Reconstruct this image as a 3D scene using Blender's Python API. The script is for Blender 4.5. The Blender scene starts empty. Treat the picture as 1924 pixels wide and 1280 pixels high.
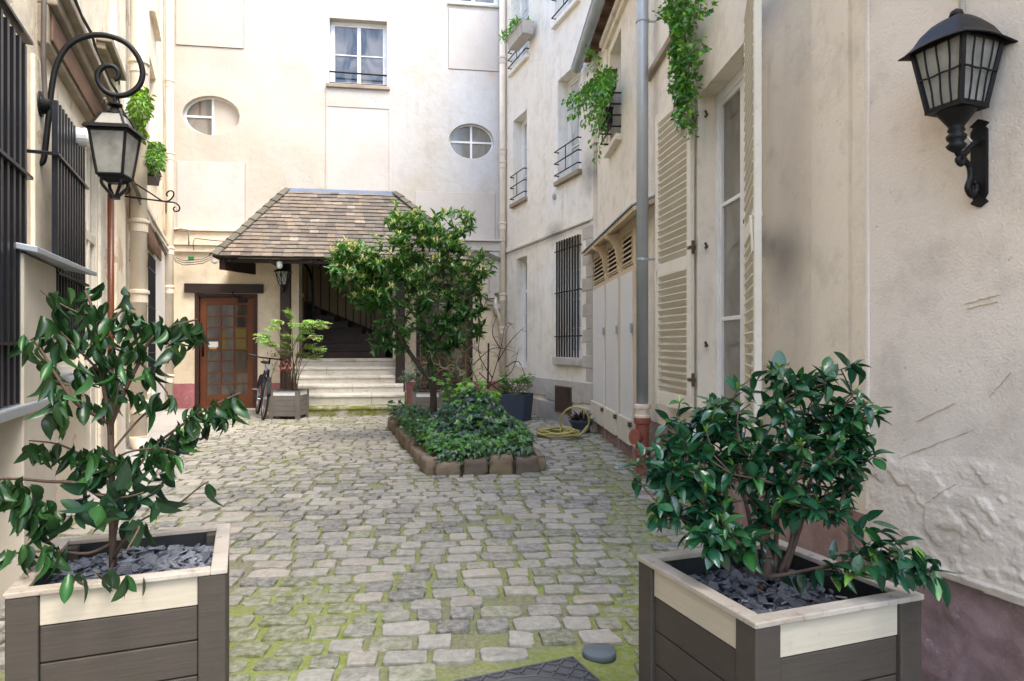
import bpy, math, random
import numpy as np
from mathutils import Vector, Matrix, noise
random.seed(7); np.random.seed(7)
SC = bpy.context.scene
COL = SC.collection
F, CX, CY, HC = 1250.0, 962.0, 650.0, 1.2
pi = math.pi
def R(a): return math.radians(a)
def ray(px, py, Y): return Vector(((px-CX)/F*Y, Y, HC+(CY-py)/F*Y))
def gnd(px, py, z=0.0):
    Y = (HC-z)*F/(py-CY); return Vector(((px-CX)/F*Y, Y, z))
def rnd(a, b): return random.uniform(a, b)
def nz(x, y, z=0.0, s=1.0): return noise.noise(Vector((x*s, y*s, z*s)))

# ------------------------------------------------------------------ objects
ORG = {}
def tag(o, label=None, cat=None, group=None, kind=None):
    if label: o['label'] = label
    if cat: o['category'] = cat
    if group: o['group'] = group
    if kind: o['kind'] = kind
    return o
def empty(name, loc=(0, 0, 0), rz=0.0, label=None, cat=None, group=None):
    o = bpy.data.objects.new(name, None); COL.objects.link(o)
    o.location = loc; o.rotation_euler = (0, 0, rz); o.empty_display_size = .1
    ORG[o.name] = Vector(loc)
    return tag(o, label, cat, group)
def copy_tree(o, parent=None):
    c = o.copy(); COL.objects.link(c); c.parent = parent
    for ch in list(o.children): copy_tree(ch, c)
    return c

class MB:
    def __init__(s): s.v = []; s.f = []; s.c = None
    def add(s, vs, fs):
        b = len(s.v); s.v.extend([tuple(p) for p in vs]); s.f.extend([tuple(i+b for i in f) for f in fs]); return s
    def hexa(s, p):      # 0-3 bottom loop, 4-7 top loop
        return s.add(p, [(3, 2, 1, 0), (4, 5, 6, 7), (0, 1, 5, 4), (1, 2, 6, 5), (2, 3, 7, 6), (3, 0, 4, 7)])
    def box(s, x0, x1, y0, y1, z0, z1, M=None):
        p = [Vector(q) for q in ((x0, y0, z0), (x1, y0, z0), (x1, y1, z0), (x0, y1, z0), (x0, y0, z1), (x1, y0, z1), (x1, y1, z1), (x0, y1, z1))]
        if M is not None: p = [M @ q for q in p]
        return s.hexa(p)
    def tube(s, pts, r, n=8, closed=False, cap=True):
        pts = [Vector(p) for p in pts]; m = len(pts)
        rr = r if isinstance(r, (list, tuple)) else [r]*m
        up = None; rings = []
        for i, p in enumerate(pts):
            if closed: t = pts[(i+1) % m]-pts[i-1]
            else: t = pts[min(i+1, m-1)]-pts[max(i-1, 0)]
            if t.length < 1e-9: t = Vector((0, 0, 1))
            t.normalize()
            if up is None: up = t.orthogonal().normalized()
            up = up-t*up.dot(t)
            up = up.normalized() if up.length > 1e-6 else t.orthogonal().normalized()
            b = t.cross(up)
            rings.append([p+(up*math.cos(2*pi*k/n)+b*math.sin(2*pi*k/n))*rr[i] for k in range(n)])
        vs = [q for g in rings for q in g]; fs = []
        for i in range(m if closed else m-1):
            a = i*n; c = ((i+1) % m)*n
            for k in range(n): fs.append((a+k, a+(k+1) % n, c+(k+1) % n, c+k))
        if cap and not closed:
            fs.append(tuple(range(n-1, -1, -1))); fs.append(tuple((m-1)*n+k for k in range(n)))
        return s.add(vs, fs)
    def lathe(s, prof, n=20, c=(0, 0, 0), rot=0.0, M=None, sx=1, sy=1):
        vs = []; fs = []
        for (r, z) in prof:
            for k in range(n):
                a = rot+2*pi*k/n; vs.append(Vector((c[0]+r*sx*math.cos(a), c[1]+r*sy*math.sin(a), c[2]+z)))
        if M is not None: vs = [M @ q for q in vs]
        for i in range(len(prof)-1):
            for k in range(n): fs.append((i*n+k, i*n+(k+1) % n, (i+1)*n+(k+1) % n, (i+1)*n+k))
        fs.append(tuple(range(n-1, -1, -1))); fs.append(tuple((len(prof)-1)*n+k for k in range(n)))
        return s.add(vs, fs)
    def build(s, name, mat, parent=None, local=False, smooth=False, bevel=0, cols=None, rot=None):
        off = Vector((0, 0, 0))
        if parent is not None and not local:
            q = parent
            while q.parent: q = q.parent
            off = ORG[q.name]
        me = bpy.data.meshes.new(name)
        V = np.array(s.v, dtype=np.float32)-np.array(off, dtype=np.float32)
        me.from_pydata(V.tolist() if len(s.v) else [], [], s.f)
        me.materials.append(mat)
        if smooth: me.polygons.foreach_set('use_smooth', [True]*len(me.polygons))
        c = cols if cols is not None else s.c
        if c is not None:
            at = me.color_attributes.new('tint', 'FLOAT_COLOR', 'POINT')
            C4 = np.ones((len(me.vertices), 4), dtype=np.float32); C4[:, :3] = np.array(c, dtype=np.float32)[:, :3]
            at.data.foreach_set('color', C4.ravel())
        me.update()
        o = bpy.data.objects.new(name, me); COL.objects.link(o)
        if parent is not None: o.parent = parent
        if bevel:
            m = o.modifiers.new('bev', 'BEVEL'); m.width = bevel; m.segments = 2; m.limit_method = 'ANGLE'; m.angle_limit = R(40)
        if smooth == 'auto' : pass
        return o

class WF:   # a vertical wall plane: u along it, n out of it into the courtyard, z up
    def __init__(s, p0, p1, court):
        s.o = Vector((p0[0], p0[1])); d = Vector((p1[0], p1[1]))-s.o; s.L = d.length; s.d = d.normalized()
        n = Vector((-s.d.y, s.d.x))
        if (Vector(court)-s.o).dot(n) < 0: n = -n
        s.n = n
    def pt(s, u, n, z): q = s.o+s.d*u+s.n*n; return Vector((q.x, q.y, z))
    def uz(s, px, py, n=0.0):
        a = (px-CX)/F; b = (CY-py)/F
        t = (n+s.o.dot(s.n))/(a*s.n.x+s.n.y)
        q = Vector((a*t, t)); return (q-s.o).dot(s.d), HC+b*t
    def u(s, px, n=0.0): return s.uz(px, CY, n)[0]
    def z(s, px, py, n=0.0): return s.uz(px, py, n)[1]
    def box(s, mb, u0, u1, n0, n1, z0, z1):
        P = s.pt; return mb.hexa([P(u0, n0, z0), P(u1, n0, z0), P(u1, n1, z0), P(u0, n1, z0), P(u0, n0, z1), P(u1, n0, z1), P(u1, n1, z1), P(u0, n1, z1)])
    def prism(s, mb, pts, n0, n1):   # polygon of (u,z)
        k = len(pts); vs = [s.pt(u, n0, z) for u, z in pts]+[s.pt(u, n1, z) for u, z in pts]
        fs = [tuple(range(k)), tuple(range(2*k-1, k-1, -1))]+[(i, (i+1) % k, (i+1) % k+k, i+k) for i in range(k)]
        return mb.add(vs, fs)
    def wall(s, mb, u0, u1, z0, z1, holes, ovals=(), th=.35):
        us = sorted(set([u0, u1]+[v for h in list(holes) for v in h[:2]]+[v for o in ovals for v in (o[0]-o[2]-.05, o[0]+o[2]+.05)]))
        zs = sorted(set([z0, z1]+[v for h in list(holes) for v in h[2:4]]+[v for o in ovals for v in (o[1]-o[3]-.05, o[1]+o[3]+.05)]))
        rects = [(h[0], h[1], h[2], h[3]) for h in holes]+[(o[0]-o[2]-.05, o[0]+o[2]+.05, o[1]-o[3]-.05, o[1]+o[3]+.05) for o in ovals]
        P = s.pt
        for i in range(len(us)-1):
            for j in range(len(zs)-1):
                uc = (us[i]+us[i+1])/2; zc = (zs[j]+zs[j+1])/2
                if any(a < uc < b and c < zc < d for a, b, c, d in rects): continue
                if uc < u0 or uc > u1 or zc < z0 or zc > z1: continue
                for n in (0, -th):
                    mb.add([P(us[i], n, zs[j]), P(us[i+1], n, zs[j]), P(us[i+1], n, zs[j+1]), P(us[i], n, zs[j+1])], [(0, 1, 2, 3)])
        for a, b, c, d in [(h[0], h[1], h[2], h[3]) for h in holes]:
            q = [(a, c), (b, c), (b, d), (a, d)]
            for k in range(4):
                (ua, za), (ub, zb) = q[k], q[(k+1) % 4]
                mb.add([P(ua, 0, za), P(ub, 0, zb), P(ub, -th, zb), P(ua, -th, za)], [(0, 1, 2, 3)])
        for (uc, zc, ru, rz) in ovals:
            N = 48; e = []; r = []
            for k in range(N):
                a = 2*pi*k/N; c, sn = math.cos(a), math.sin(a)
                e.append((uc+ru*c, zc+rz*sn))
                W, Hh = ru+.05, rz+.05
                t = min(W/abs(c) if abs(c) > 1e-6 else 1e9, Hh/abs(sn) if abs(sn) > 1e-6 else 1e9)
                r.append((uc+c*t, zc+sn*t))
            for sx in (-1, 1):
                for sz in (-1, 1):
                    k = min(range(N), key=lambda k: (r[k][0]-(uc+sx*(ru+.05)))**2+(r[k][1]-(zc+sz*(rz+.05)))**2); r[k] = (uc+sx*(ru+.05), zc+sz*(rz+.05))
            for n in (0, -th):
                mb.add([P(u, n, z) for u, z in e]+[P(u, n, z) for u, z in r], [(k, (k+1) % N, (k+1) % N+N, k+N) for k in range(N)])
            mb.add([P(u, 0, z) for u, z in e]+[P(u, -th, z) for u, z in e], [(k, (k+1) % N, (k+1) % N+N, k+N) for k in range(N)])
        # edges
        for a, b in (((u0, z0), (u0, z1)), ((u0, z1), (u1, z1)), ((u1, z1), (u1, z0))):
            mb.add([P(a[0], 0, a[1]), P(b[0], 0, b[1]), P(b[0], -th, b[1]), P(a[0], -th, a[1])], [(0, 1, 2, 3)])
        return mb

# ------------------------------------------------------------------ materials
class NT:
    def __init__(s, name):
        s.m = bpy.data.materials.new(name); s.m.use_nodes = True; s.t = s.m.node_tree; s.N = s.t.nodes; s.L = s.t.links
        s.b = s.N['Principled BSDF']; s.pos = None
    def node(s, typ, **kw):
        n = s.N.new(typ)
        for k, v in kw.items():
            if k.startswith('_'): setattr(n, k[1:], v)
            else: n.inputs[k.replace('_', ' ')].default_value = v
        return n
    def link(s, a, b): s.L.new(a, b)
    def co(s, obj=False, scale=(1, 1, 1)):
        g = s.N.new('ShaderNodeTexCoord').outputs['Object'] if obj else s.N.new('ShaderNodeNewGeometry').outputs['Position']
        if scale != (1, 1, 1):
            m = s.N.new('ShaderNodeMapping'); m.inputs['Scale'].default_value = scale; s.link(g, m.inputs['Vector']); g = m.outputs['Vector']
        return g
    def noise(s, scale, detail=4, rough=.55, co=None, dist=0.0):
        n = s.node('ShaderNodeTexNoise', Scale=scale, Detail=detail, Roughness=rough, Distortion=dist)
        s.link(co if co is not None else s.co(), n.inputs['Vector']); return n.outputs['Fac']
    def ramp(s, fac, a, b, ca=(0, 0, 0), cb=(1, 1, 1)):
        n = s.N.new('ShaderNodeValToRGB'); e = n.color_ramp.elements
        e[0].position = a; e[1].position = b; e[0].color = (*ca, 1); e[1].color = (*cb, 1)
        s.link(fac, n.inputs['Fac']); return n.outputs['Color']
    def mix(s, fac, a, b, typ='MIX'):
        n = s.N.new('ShaderNodeMix'); n.data_type = 'RGBA'; n.blend_type = typ
        for sock, v in ((n.inputs[0], fac), (n.inputs[6], a), (n.inputs[7], b)):
            if hasattr(v, 'links'): s.link(v, sock)
            elif isinstance(v, (int, float)): sock.default_value = v
            else: sock.default_value = (*v[:3], 1)
        return n.outputs[2]
    def math(s, op, a, b=0.0):
        n = s.N.new('ShaderNodeMath'); n.operation = op
        for i, v in enumerate((a, b)):
            if hasattr(v, 'links'): s.link(v, n.inputs[i])
            else: n.inputs[i].default_value = v
        return n.outputs[0]
    def bump(s, h, strength=.4, dist=.01, prev=None):
        n = s.node('ShaderNodeBump', Strength=strength, Distance=dist); s.link(h, n.inputs['Height'])
        if prev is not None: s.link(prev, n.inputs['Normal'])
        return n.outputs['Normal']
    def done(s, col=None, rough=None, normal=None, **kw):
        if col is not None:
            if hasattr(col, 'links'): s.link(col, s.b.inputs['Base Color'])
            else: s.b.inputs['Base Color'].default_value = (*col, 1)
        if rough is not None:
            if hasattr(rough, 'links'): s.link(rough, s.b.inputs['Roughness'])
            else: s.b.inputs['Roughness'].default_value = rough
        if normal is not None: s.link(normal, s.b.inputs['Normal'])
        for k, v in kw.items(): s.b.inputs[k.replace('_', ' ')].default_value = v
        return s.m

def plaster(name, c1, c2, c3=None, band=None, bandcol=(.3, .14, .13), streak=.35, bump=.5, dirt=(.30, .26, .21), crack=.35, peel=None, lowdirt=None, fine=90, stains_and_sky_tint=(), coarse=1.0):
    t = NT(name); co = t.co()
    a = t.noise(.9, 5, .6, co); col = t.mix(t.ramp(a, .35, .65), c1, c2)
    if c3: col = t.mix(t.ramp(t.noise(.45, 3, .5, co, .6), .5, .64), col, c3)
    m2 = t.noise(4.5, 6, .7, co); col = t.mix(t.math('MULTIPLY', t.ramp(m2, .48, .70), .36), col, dirt)
    st = t.noise(1.0, 5, .62, t.co(scale=(7, 7, .55))); st2 = t.noise(.8, 2, .5, co)
    sf = t.math('MULTIPLY', t.ramp(st, .53, .78), t.math('MULTIPLY', t.ramp(st2, .45, .65), streak))
    col = t.mix(sf, col, dirt)
    # pock marks and specks
    sp = t.noise(38, 2, .6, co); col = t.mix(t.math('MULTIPLY', t.ramp(sp, .70, .76), .45), col, dirt)
    if peel:
        pf = t.ramp(t.noise(2.1, 7, .62, co, .3), .60, .615); col = t.mix(t.math('MULTIPLY', pf, .75), col, peel)
    v = t.node('ShaderNodeTexVoronoi', Scale=.75, _feature='DISTANCE_TO_EDGE'); wob = t.N.new('ShaderNodeVectorMath'); wob.operation = 'MULTIPLY_ADD'
    nn = t.node('ShaderNodeTexNoise', Scale=2.5, Detail=5, Roughness=.7); t.link(co, nn.inputs['Vector'])
    t.link(nn.outputs['Color'], wob.inputs[0]); wob.inputs[1].default_value = (.55, .55, .55); t.link(co, wob.inputs[2]); t.link(wob.outputs[0], v.inputs['Vector'])
    cr = t.ramp(v.outputs['Distance'], .0, .006, (1, 1, 1), (0, 0, 0)); cm = t.ramp(t.noise(.7, 2, .5, co), .5, .6)
    crk = t.math('MULTIPLY', t.math('MULTIPLY', cr, cm), crack); col = t.mix(crk, col, (.16, .13, .1))
    for (sp_, sr, scol, sk) in stains_and_sky_tint:
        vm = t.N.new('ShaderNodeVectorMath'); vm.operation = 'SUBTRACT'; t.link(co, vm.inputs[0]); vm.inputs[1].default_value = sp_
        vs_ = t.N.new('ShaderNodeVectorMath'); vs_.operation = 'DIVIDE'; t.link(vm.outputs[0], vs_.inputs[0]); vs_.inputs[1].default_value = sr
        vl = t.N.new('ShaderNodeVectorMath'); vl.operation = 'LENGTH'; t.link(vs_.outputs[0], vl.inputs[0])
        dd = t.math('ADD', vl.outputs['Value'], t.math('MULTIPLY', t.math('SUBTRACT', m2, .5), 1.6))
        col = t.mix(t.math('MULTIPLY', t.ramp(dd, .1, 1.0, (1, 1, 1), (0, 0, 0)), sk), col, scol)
    sep = t.N.new('ShaderNodeSeparateXYZ'); t.link(co, sep.inputs[0]); z = sep.outputs['Z']
    if lowdirt:
        lf = t.math('MULTIPLY', t.ramp(t.math('ADD', z, t.math('MULTIPLY', m2, .5)), .2, lowdirt, (1, 1, 1), (0, 0, 0)), .5); col = t.mix(lf, col, dirt)
    if band is not None:
        zz = t.math('ADD', z, t.math('MULTIPLY', t.math('SUBTRACT', t.noise(9, 4, .6, co), .5), .03))
        bf = t.math('LESS_THAN', zz, band+.0)
        bc = t.mix(t.ramp(t.noise(7, 6, .7, co), .35, .7), bandcol, tuple(min(1, x*1.5+.04) for x in bandcol))
        bc = t.mix(t.math('MULTIPLY', t.ramp(t.noise(13, 5, .7, co), .62, .66), .6), bc, (.42, .36, .33))
        col = t.mix(bf, col, bc)
    h1 = t.noise(fine, 5, .65, co); h2 = t.noise(7, 4, .6, co)
    nb = t.bump(h1, bump*.9, .006); nb = t.bump(h2, bump*coarse, .02, nb); nb = t.bump(t.math('MULTIPLY', crk, -1), .5, .01, nb)
    return t.done(col, .88, nb)

def paint(name, c, c2=None, rough=.5, scale=6, wear=.25, wearcol=(.2, .16, .12), bump=.2, obj=False, grain=None, metallic=0.0, spec=.4):
    t = NT(name); co = t.co(obj)
    c2 = c2 or tuple(x*.82 for x in c)
    col = t.mix(t.ramp(t.noise(scale*.5, 5, .6, co), .35, .68), c, c2)
    w = t.ramp(t.noise(scale*3, 7, .72, co), .58, .70); col = t.mix(t.math('MULTIPLY', w, wear), col, wearcol)
    h = t.noise(scale*12, 4, .6, co)
    if grain:
        g = t.noise(1, 6, .65, t.co(obj, grain), .8); col = t.mix(t.math('MULTIPLY', t.ramp(g, .4, .7), .35), col, tuple(x*.55 for x in c)); h = g
    nb = t.bump(h, bump, .004)
    return t.done(col, rough, nb, Metallic=metallic, Specular_IOR_Level=spec)

def leafmat(name, rough=.35, trans=.15, spec=.5, vein=True):
    t = NT(name); at = t.N.new('ShaderNodeVertexColor'); at.layer_name = 'tint'
    n = t.noise(30, 3, .6); col = t.mix(t.math('MULTIPLY', t.ramp(n, .4, .7), .25), at.outputs['Color'], (.02, .045, .015))
    t.done(col, rough, t.bump(t.noise(60, 2, .5), .25, .003), Specular_IOR_Level=spec)
    tr = t.N.new('ShaderNodeBsdfTranslucent'); hs = t.node('ShaderNodeHueSaturation', Value=1.6, Saturation=1.1); hs.inputs['Hue'].default_value = .485; t.link(col, hs.inputs['Color']); t.link(hs.outputs[0], tr.inputs['Color'])
    mx = t.N.new('ShaderNodeMixShader'); mx.inputs[0].default_value = trans
    t.link(t.b.outputs[0], mx.inputs[1]); t.link(tr.outputs[0], mx.inputs[2]); t.link(mx.outputs[0], t.N['Material Output'].inputs['Surface'])
    return t.m

def tintmat(name, rough=.8, bump=.5, nscale=30, mixc=(.3, .28, .25), amt=.5, spec=.4, moss=None):
    t = NT(name); at = t.N.new('ShaderNodeVertexColor'); at.layer_name = 'tint'; co = t.co()
    col = t.mix(t.math('MULTIPLY', t.ramp(t.noise(nscale, 6, .7, co), .40, .62), amt), at.outputs['Color'], mixc)
    col = t.mix(t.math('MULTIPLY', t.ramp(t.noise(nscale*.25, 5, .65, co), .5, .75), amt*.7), col, tuple(x*.45 for x in mixc))
    col = t.mix(t.math('MULTIPLY', t.ramp(t.noise(nscale*5, 3, .7, co), .62, .72), .4), col, tuple(x*.3 for x in mixc))
    if moss: col = t.mix(t.math('MULTIPLY', t.ramp(t.noise(6, 6, .7, co), .56, .66), .8), col, moss)
    nb = t.bump(t.noise(nscale*3, 5, .7, co), bump, .004); nb = t.bump(t.noise(nscale*.7, 4, .6, co), bump, .012, nb)
    return t.done(col, rough, nb, Specular_IOR_Level=spec)

def glassmat(name, c=(.02, .025, .03), rough=.04, var=None, spec=.7):
    t = NT(name); col = c
    if var:
        co = t.co(scale=(1.2, 1.2, .5)); col = t.mix(t.ramp(t.noise(2.2, 4, .6, co, 1.2), .4, .62), c, var)
    nb = t.bump(t.noise(2.5, 2, .5), .06, .02)
    return t.done(col, rough, nb, Specular_IOR_Level=spec)

M = {}
M['back'] = plaster('plaster_cream_white', (.52, .48, .415), (.47, .42, .345), (.52, .50, .47), band=None, streak=1.0, bump=.5, crack=.3, dirt=(.40, .37, .33), stains_and_sky_tint=[((-.42, 13.1, 6.65), (.16, .3, .35), (.5, .2, .06), .9), ((-.5, 13.1, 6.75), (.5, .4, .25), (.5, .48, .5), .4), ((-4.9, 12.4, 5.2), (.8, .4, .5), (.45, .4, .33), .4), ((-3.4, 12.6, 5.3), (1.6, .4, .5), (.55, .52, .47), .5), ((-1.0, 13, 4.6), (1.2, .4, .4), (.52, .5, .48), .5), ((-5.6, 12.4, 4.9), (.5, .4, .55), (.40, .36, .30), .7), ((-.75, 13.1, 4.75), (.35, .4, .5), (.42, .40, .38), .6), ((-2.9, 12.8, 5.7), (.8, .4, .35), (.42, .40, .36), .5), ((-5.3, 12.4, 6.5), (.7, .4, .35), (.38, .34, .29), .6), ((-6.2, 12.4, 5.5), (.3, .5, 2.2), (.50, .42, .32), .6), ((-.6, 13.1, 5.5), (1.3, .5, 3), (.56, .575, .60), .7)])  # last entry paints the sky's cool light into the right side; the others are stains
M['backlow'] = plaster('plaster_ochre_cream', (.72, .62, .46), (.67, .55, .39), band=.50, bandcol=(.26, .085, .09), streak=.2, bump=.3, crack=.1)
M['left'] = plaster('plaster_yellow_peeling', (.80, .72, .56), (.77, .64, .48), (.80, .76, .66), streak=.35, bump=.5, crack=.6, peel=(.50, .34, .22), lowdirt=.9)
M['rfar'] = plaster('plaster_grey_cream', (.81, .76, .67), (.77, .71, .61), (.80, .775, .73), streak=.6, bump=.45, crack=.45, dirt=(.40, .37, .33), stains_and_sky_tint=[((.72, 10.9, 3.05), (.5, .5, .22), (.24, .23, .22), .75), ((1.13, 9.75, 3.75), (.3, .35, .42), (.22, .21, .2), .8), ((.3, 11.9, 1.9), (.6, .6, .2), (.5, .46, .4), .4)])
M['rmid'] = plaster('plaster_warm_cream', (.82, .755, .64), (.79, .71, .59), band=.475, bandcol=(.22, .14, .13), streak=.45, bump=.5, crack=.3, dirt=(.36, .31, .26), lowdirt=1.0, stains_and_sky_tint=[((1.45, 3.6, 1.65), (.3, .26, .26), (.13, .115, .105), .55), ((1.45, 3.9, 3.3), (.3, .5, .5), (.4, .38, .42), .5), ((1.5, 3.45, 1.7), (.4, .25, 2.2), (.36, .31, .27), .25)])
M['rnear'] = plaster('plaster_rough_beige', (.71, .595, .465), (.68, .55, .415), (.69, .60, .50), band=.452, bandcol=(.19, .115, .105), streak=.4, bump=.7, crack=.0, dirt=(.25, .2, .17), lowdirt=.9, fine=110, coarse=.25)
M['patch'] = plaster('plaster_patch', (.535, .50, .465), (.50, .455, .41), streak=.6, bump=.3, crack=.2, dirt=(.45, .4, .35))
M['patchcream'] = plaster('plaster_patch_cream', (.52, .465, .395), (.48, .42, .35), streak=.7, bump=.3, crack=.2, dirt=(.45, .38, .3))
M['stonebase'] = plaster('limestone_base', (.52, .48, .42), (.42, .38, .33), (.55, .53, .50), streak=.9, bump=.8, crack=.2, dirt=(.2, .19, .18), lowdirt=.7)
M['white'] = paint('white_window_paint', (.78, .78, .77), rough=.4, wear=.08)
M['cream'] = paint('cream_paint', (.70, .64, .52), rough=.5, wear=.2, wearcol=(.4, .33, .25))
M['shutter'] = paint('shutter_paint', (.75, .70, .59), (.67, .61, .50), rough=.55, wear=.35, wearcol=(.33, .27, .2))
M['shedwhite'] = paint('shed_door_paint', (.78, .77, .75), (.74, .72, .69), rough=.5, wear=.15, scale=3)
M['shedcream'] = paint('shed_frame_paint', (.64, .53, .38), (.58, .46, .32), rough=.6, wear=.3)
M['pipe'] = paint('cream_pipe_paint', (.72, .63, .50), rough=.45, wear=.12)
M['redpipe'] = paint('red_brown_pipe', (.27, .085, .06), rough=.35, wear=.2, wearcol=(.4, .3, .25))
M['orangepipe'] = paint('brown_orange_pipe', (.13, .038, .014), rough=.35, wear=.15)
M['zinc'] = paint('zinc_grey', (.42, .45, .48), (.33, .36, .39), rough=.42, wear=.3, wearcol=(.25, .26, .27), metallic=.45, scale=3)
M['lead'] = paint('lead_flashing', (.11, .14, .20), (.08, .105, .155), rough=.5, wear=.3, wearcol=(.1, .12, .14))
M['iron'] = paint('black_iron', (.006, .006, .0065), (.010, .009, .008), spec=.25, rough=.48, wear=.12, wearcol=(.08, .06, .05), bump=.3)
M['barpaint'] = paint('dark_blue_iron', (.006, .007, .010), (.010, .011, .015), rough=.35, wear=.15, wearcol=(.09, .07, .06), bump=.15)
M['ironbrown'] = paint('rusty_iron', (.10, .06, .04), rough=.7, wear=.5, wearcol=(.2, .1, .05))
M['darkwood'] = paint('dark_brown_wood', (.03, .016, .011), (.02, .011, .008), rough=.5, wear=.2, wearcol=(.12, .07, .05), grain=(3, 3, 30))
M['stairwood'] = paint('stair_wood', (.045, .026, .02), (.03, .018, .014), rough=.55, wear=.25, wearcol=(.13, .1, .09))
M['beam'] = paint('weathered_beam', (.22, .12, .07), (.13, .08, .055), rough=.85, wear=.6, wearcol=(.4, .28, .2), bump=.8)
M['beamgrey'] = paint('weathered_ledge', (.36, .30, .23), (.24, .19, .14), rough=.85, wear=.6, wearcol=(.12, .1, .08), bump=.8)
M['doorwood'] = paint('orange_door_wood', (.15, .042, .011), (.10, .028, .009), rough=.35, wear=.15, grain=(4, 4, 25))
M['doorframe'] = paint('door_frame_wood', (.045, .015, .01), (.03, .011, .008), rough=.5, wear=.25, wearcol=(.25, .15, .1))
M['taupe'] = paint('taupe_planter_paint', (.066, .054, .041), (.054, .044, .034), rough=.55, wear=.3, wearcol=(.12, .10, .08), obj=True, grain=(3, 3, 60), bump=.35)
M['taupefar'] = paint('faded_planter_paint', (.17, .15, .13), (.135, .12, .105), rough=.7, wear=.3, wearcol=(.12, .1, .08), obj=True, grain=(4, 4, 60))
M['creamboard'] = paint('planter_cream_board', (.52, .46, .35), (.46, .40, .30), rough=.55, wear=.25, wearcol=(.3, .24, .17), obj=True, grain=(3, 3, 60))
M['rim'] = paint('weathered_rim_wood', (.48, .43, .36), (.32, .27, .21), rough=.75, wear=.85, wearcol=(.16, .12, .09), obj=True, scale=7, bump=.6)
M['whiteboard'] = paint('planter_white_board', (.74, .74, .72), rough=.6, wear=.1, obj=True)
M['bluegrey'] = paint('blue_grey_planter', (.03, .06, .11), (.05, .06, .075), rough=.5, wear=.2, wearcol=(.12, .12, .12))
M['greengrey'] = paint('green_grey_plastic', (.03, .05, .045), rough=.5, wear=.1)
M['seam'] = paint('dark_seam', (.24, .21, .17), rough=.95, wear=.3)
M['soil'] = paint('dark_soil', (.03, .02, .014), rough=.95, wear=.5, wearcol=(.08, .05, .03), bump=1, scale=20)
M['slate'] = tintmat('slate_chips', .35, .4, 40, (.13, .14, .16), .3, .5)
M['cobble'] = tintmat('cobblestone', .8, 1.0, 24, (.46, .43, .36), .5, .3)
M['grout'] = tintmat('mossy_joints', .95, .9, 45, (.34, .33, .24), .45, .2)
M['step'] = paint('worn_limestone', (.60, .57, .51), (.46, .42, .35), rough=.85, wear=.85, wearcol=(.20, .175, .14), bump=.9, scale=5)
def stepmoss():
    t = NT('mossy_limestone'); co = t.co(); c = t.mix(t.ramp(t.noise(5, 5, .6, co), .35, .65), (.50, .46, .38), (.40, .36, .28))
    c = t.mix(t.ramp(t.noise(3, 6, .7, co), .40, .55), c, (.16, .17, .035))
    return t.done(c, .9, t.bump(t.noise(30, 5, .7, co), .8, .01))
M['stepmoss'] = stepmoss()
M['edge'] = tintmat('sandstone_edging', .85, .8, 16, (.20, .14, .10), .55, .3)
M['tile'] = tintmat('roof_tile', .85, .5, 22, (.14, .115, .10), .45, .25)
M['glass'] = glassmat('window_glass', (.025, .03, .035))
M['glassblue'] = glassmat('window_glass_reflecting', (.02, .03, .045), .05, (.16, .15, .14))
M['glasscurtain'] = glassmat('window_glass_curtained', (.30, .33, .34), .08, (.55, .56, .55))
M['glasspale'] = glassmat('window_glass_dull', (.13, .12, .10), .1, (.22, .20, .17))
M['glassdoor'] = glassmat('door_glass', (.035, .03, .028), .06, (.10, .085, .06))
M['interior'] = paint('interior_wall', (.55, .46, .33), rough=.9, wear=.1)
M['bark'] = paint('bark_brown', (.12, .075, .05), (.07, .045, .03), rough=.85, wear=.4, wearcol=(.2, .16, .12), scale=20, bump=.6)
M['barkdark'] = paint('bark_dark', (.05, .035, .028), (.03, .022, .018), rough=.85, wear=.3, wearcol=(.1, .08, .06), scale=20, bump=.6)
M['twig'] = paint('pale_twig', (.25, .24, .15), (.18, .15, .10), rough=.8, wear=.2, scale=20)
M['twigred'] = paint('red_twig', (.08, .05, .035), rough=.7, wear=.1, scale=20)
M['camellia'] = leafmat('camellia_leaf', .22, .10, .6)
M['droopleaf'] = leafmat('drooping_camellia_leaf', .32, .1, .4)
M['leaf'] = leafmat('tree_leaf', .35, .28, .5)
M['softleaf'] = leafmat('soft_leaf', .5, .3, .35)
M['ivy'] = leafmat('ivy_leaf', .3, .2, .5)
M['terracotta'] = paint('terracotta', (.34, .14, .075), (.26, .11, .07), rough=.8, wear=.4, wearcol=(.4, .3, .22))
M['hose'] = paint('yellow_hose', (.42, .37, .13), (.36, .31, .10), rough=.45, wear=.1)
M['rubber'] = paint('black_rubber', (.015, .015, .016), rough=.6, wear=.1)
M['bikepaint'] = paint('dark_blue_paint', (.015, .02, .04), rough=.25, wear=.05)
M['chrome'] = paint('bare_metal', (.5, .5, .5), rough=.3, wear=.1, metallic=.9)
M['brass'] = paint('brass', (.6, .36, .08), rough=.25, wear=.1, metallic=.9)
M['castiron'] = paint('cast_iron_cover', (.085, .085, .085), (.06, .06, .062), rough=.55, wear=.4, wearcol=(.2, .18, .14), scale=14, bump=.5)
M['greycap'] = paint('grey_blue_cap', (.11, .135, .15), (.09, .11, .12), rough=.6, wear=.3, wearcol=(.2, .2, .18), scale=14)
M['cable'] = paint('grey_cable', (.20, .17, .14), (.10, .085, .07), rough=.6, wear=.3, wearcol=(.5, .45, .38), scale=3)
M['whitecable'] = paint('white_cable', (.66, .62, .54), rough=.5, wear=.1)
M['plastic'] = paint('white_plastic', (.72, .72, .70), rough=.35, wear=.05)
M['paper'] = paint('white_paper', (.8, .8, .78), rough=.8, wear=.0)
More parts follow.
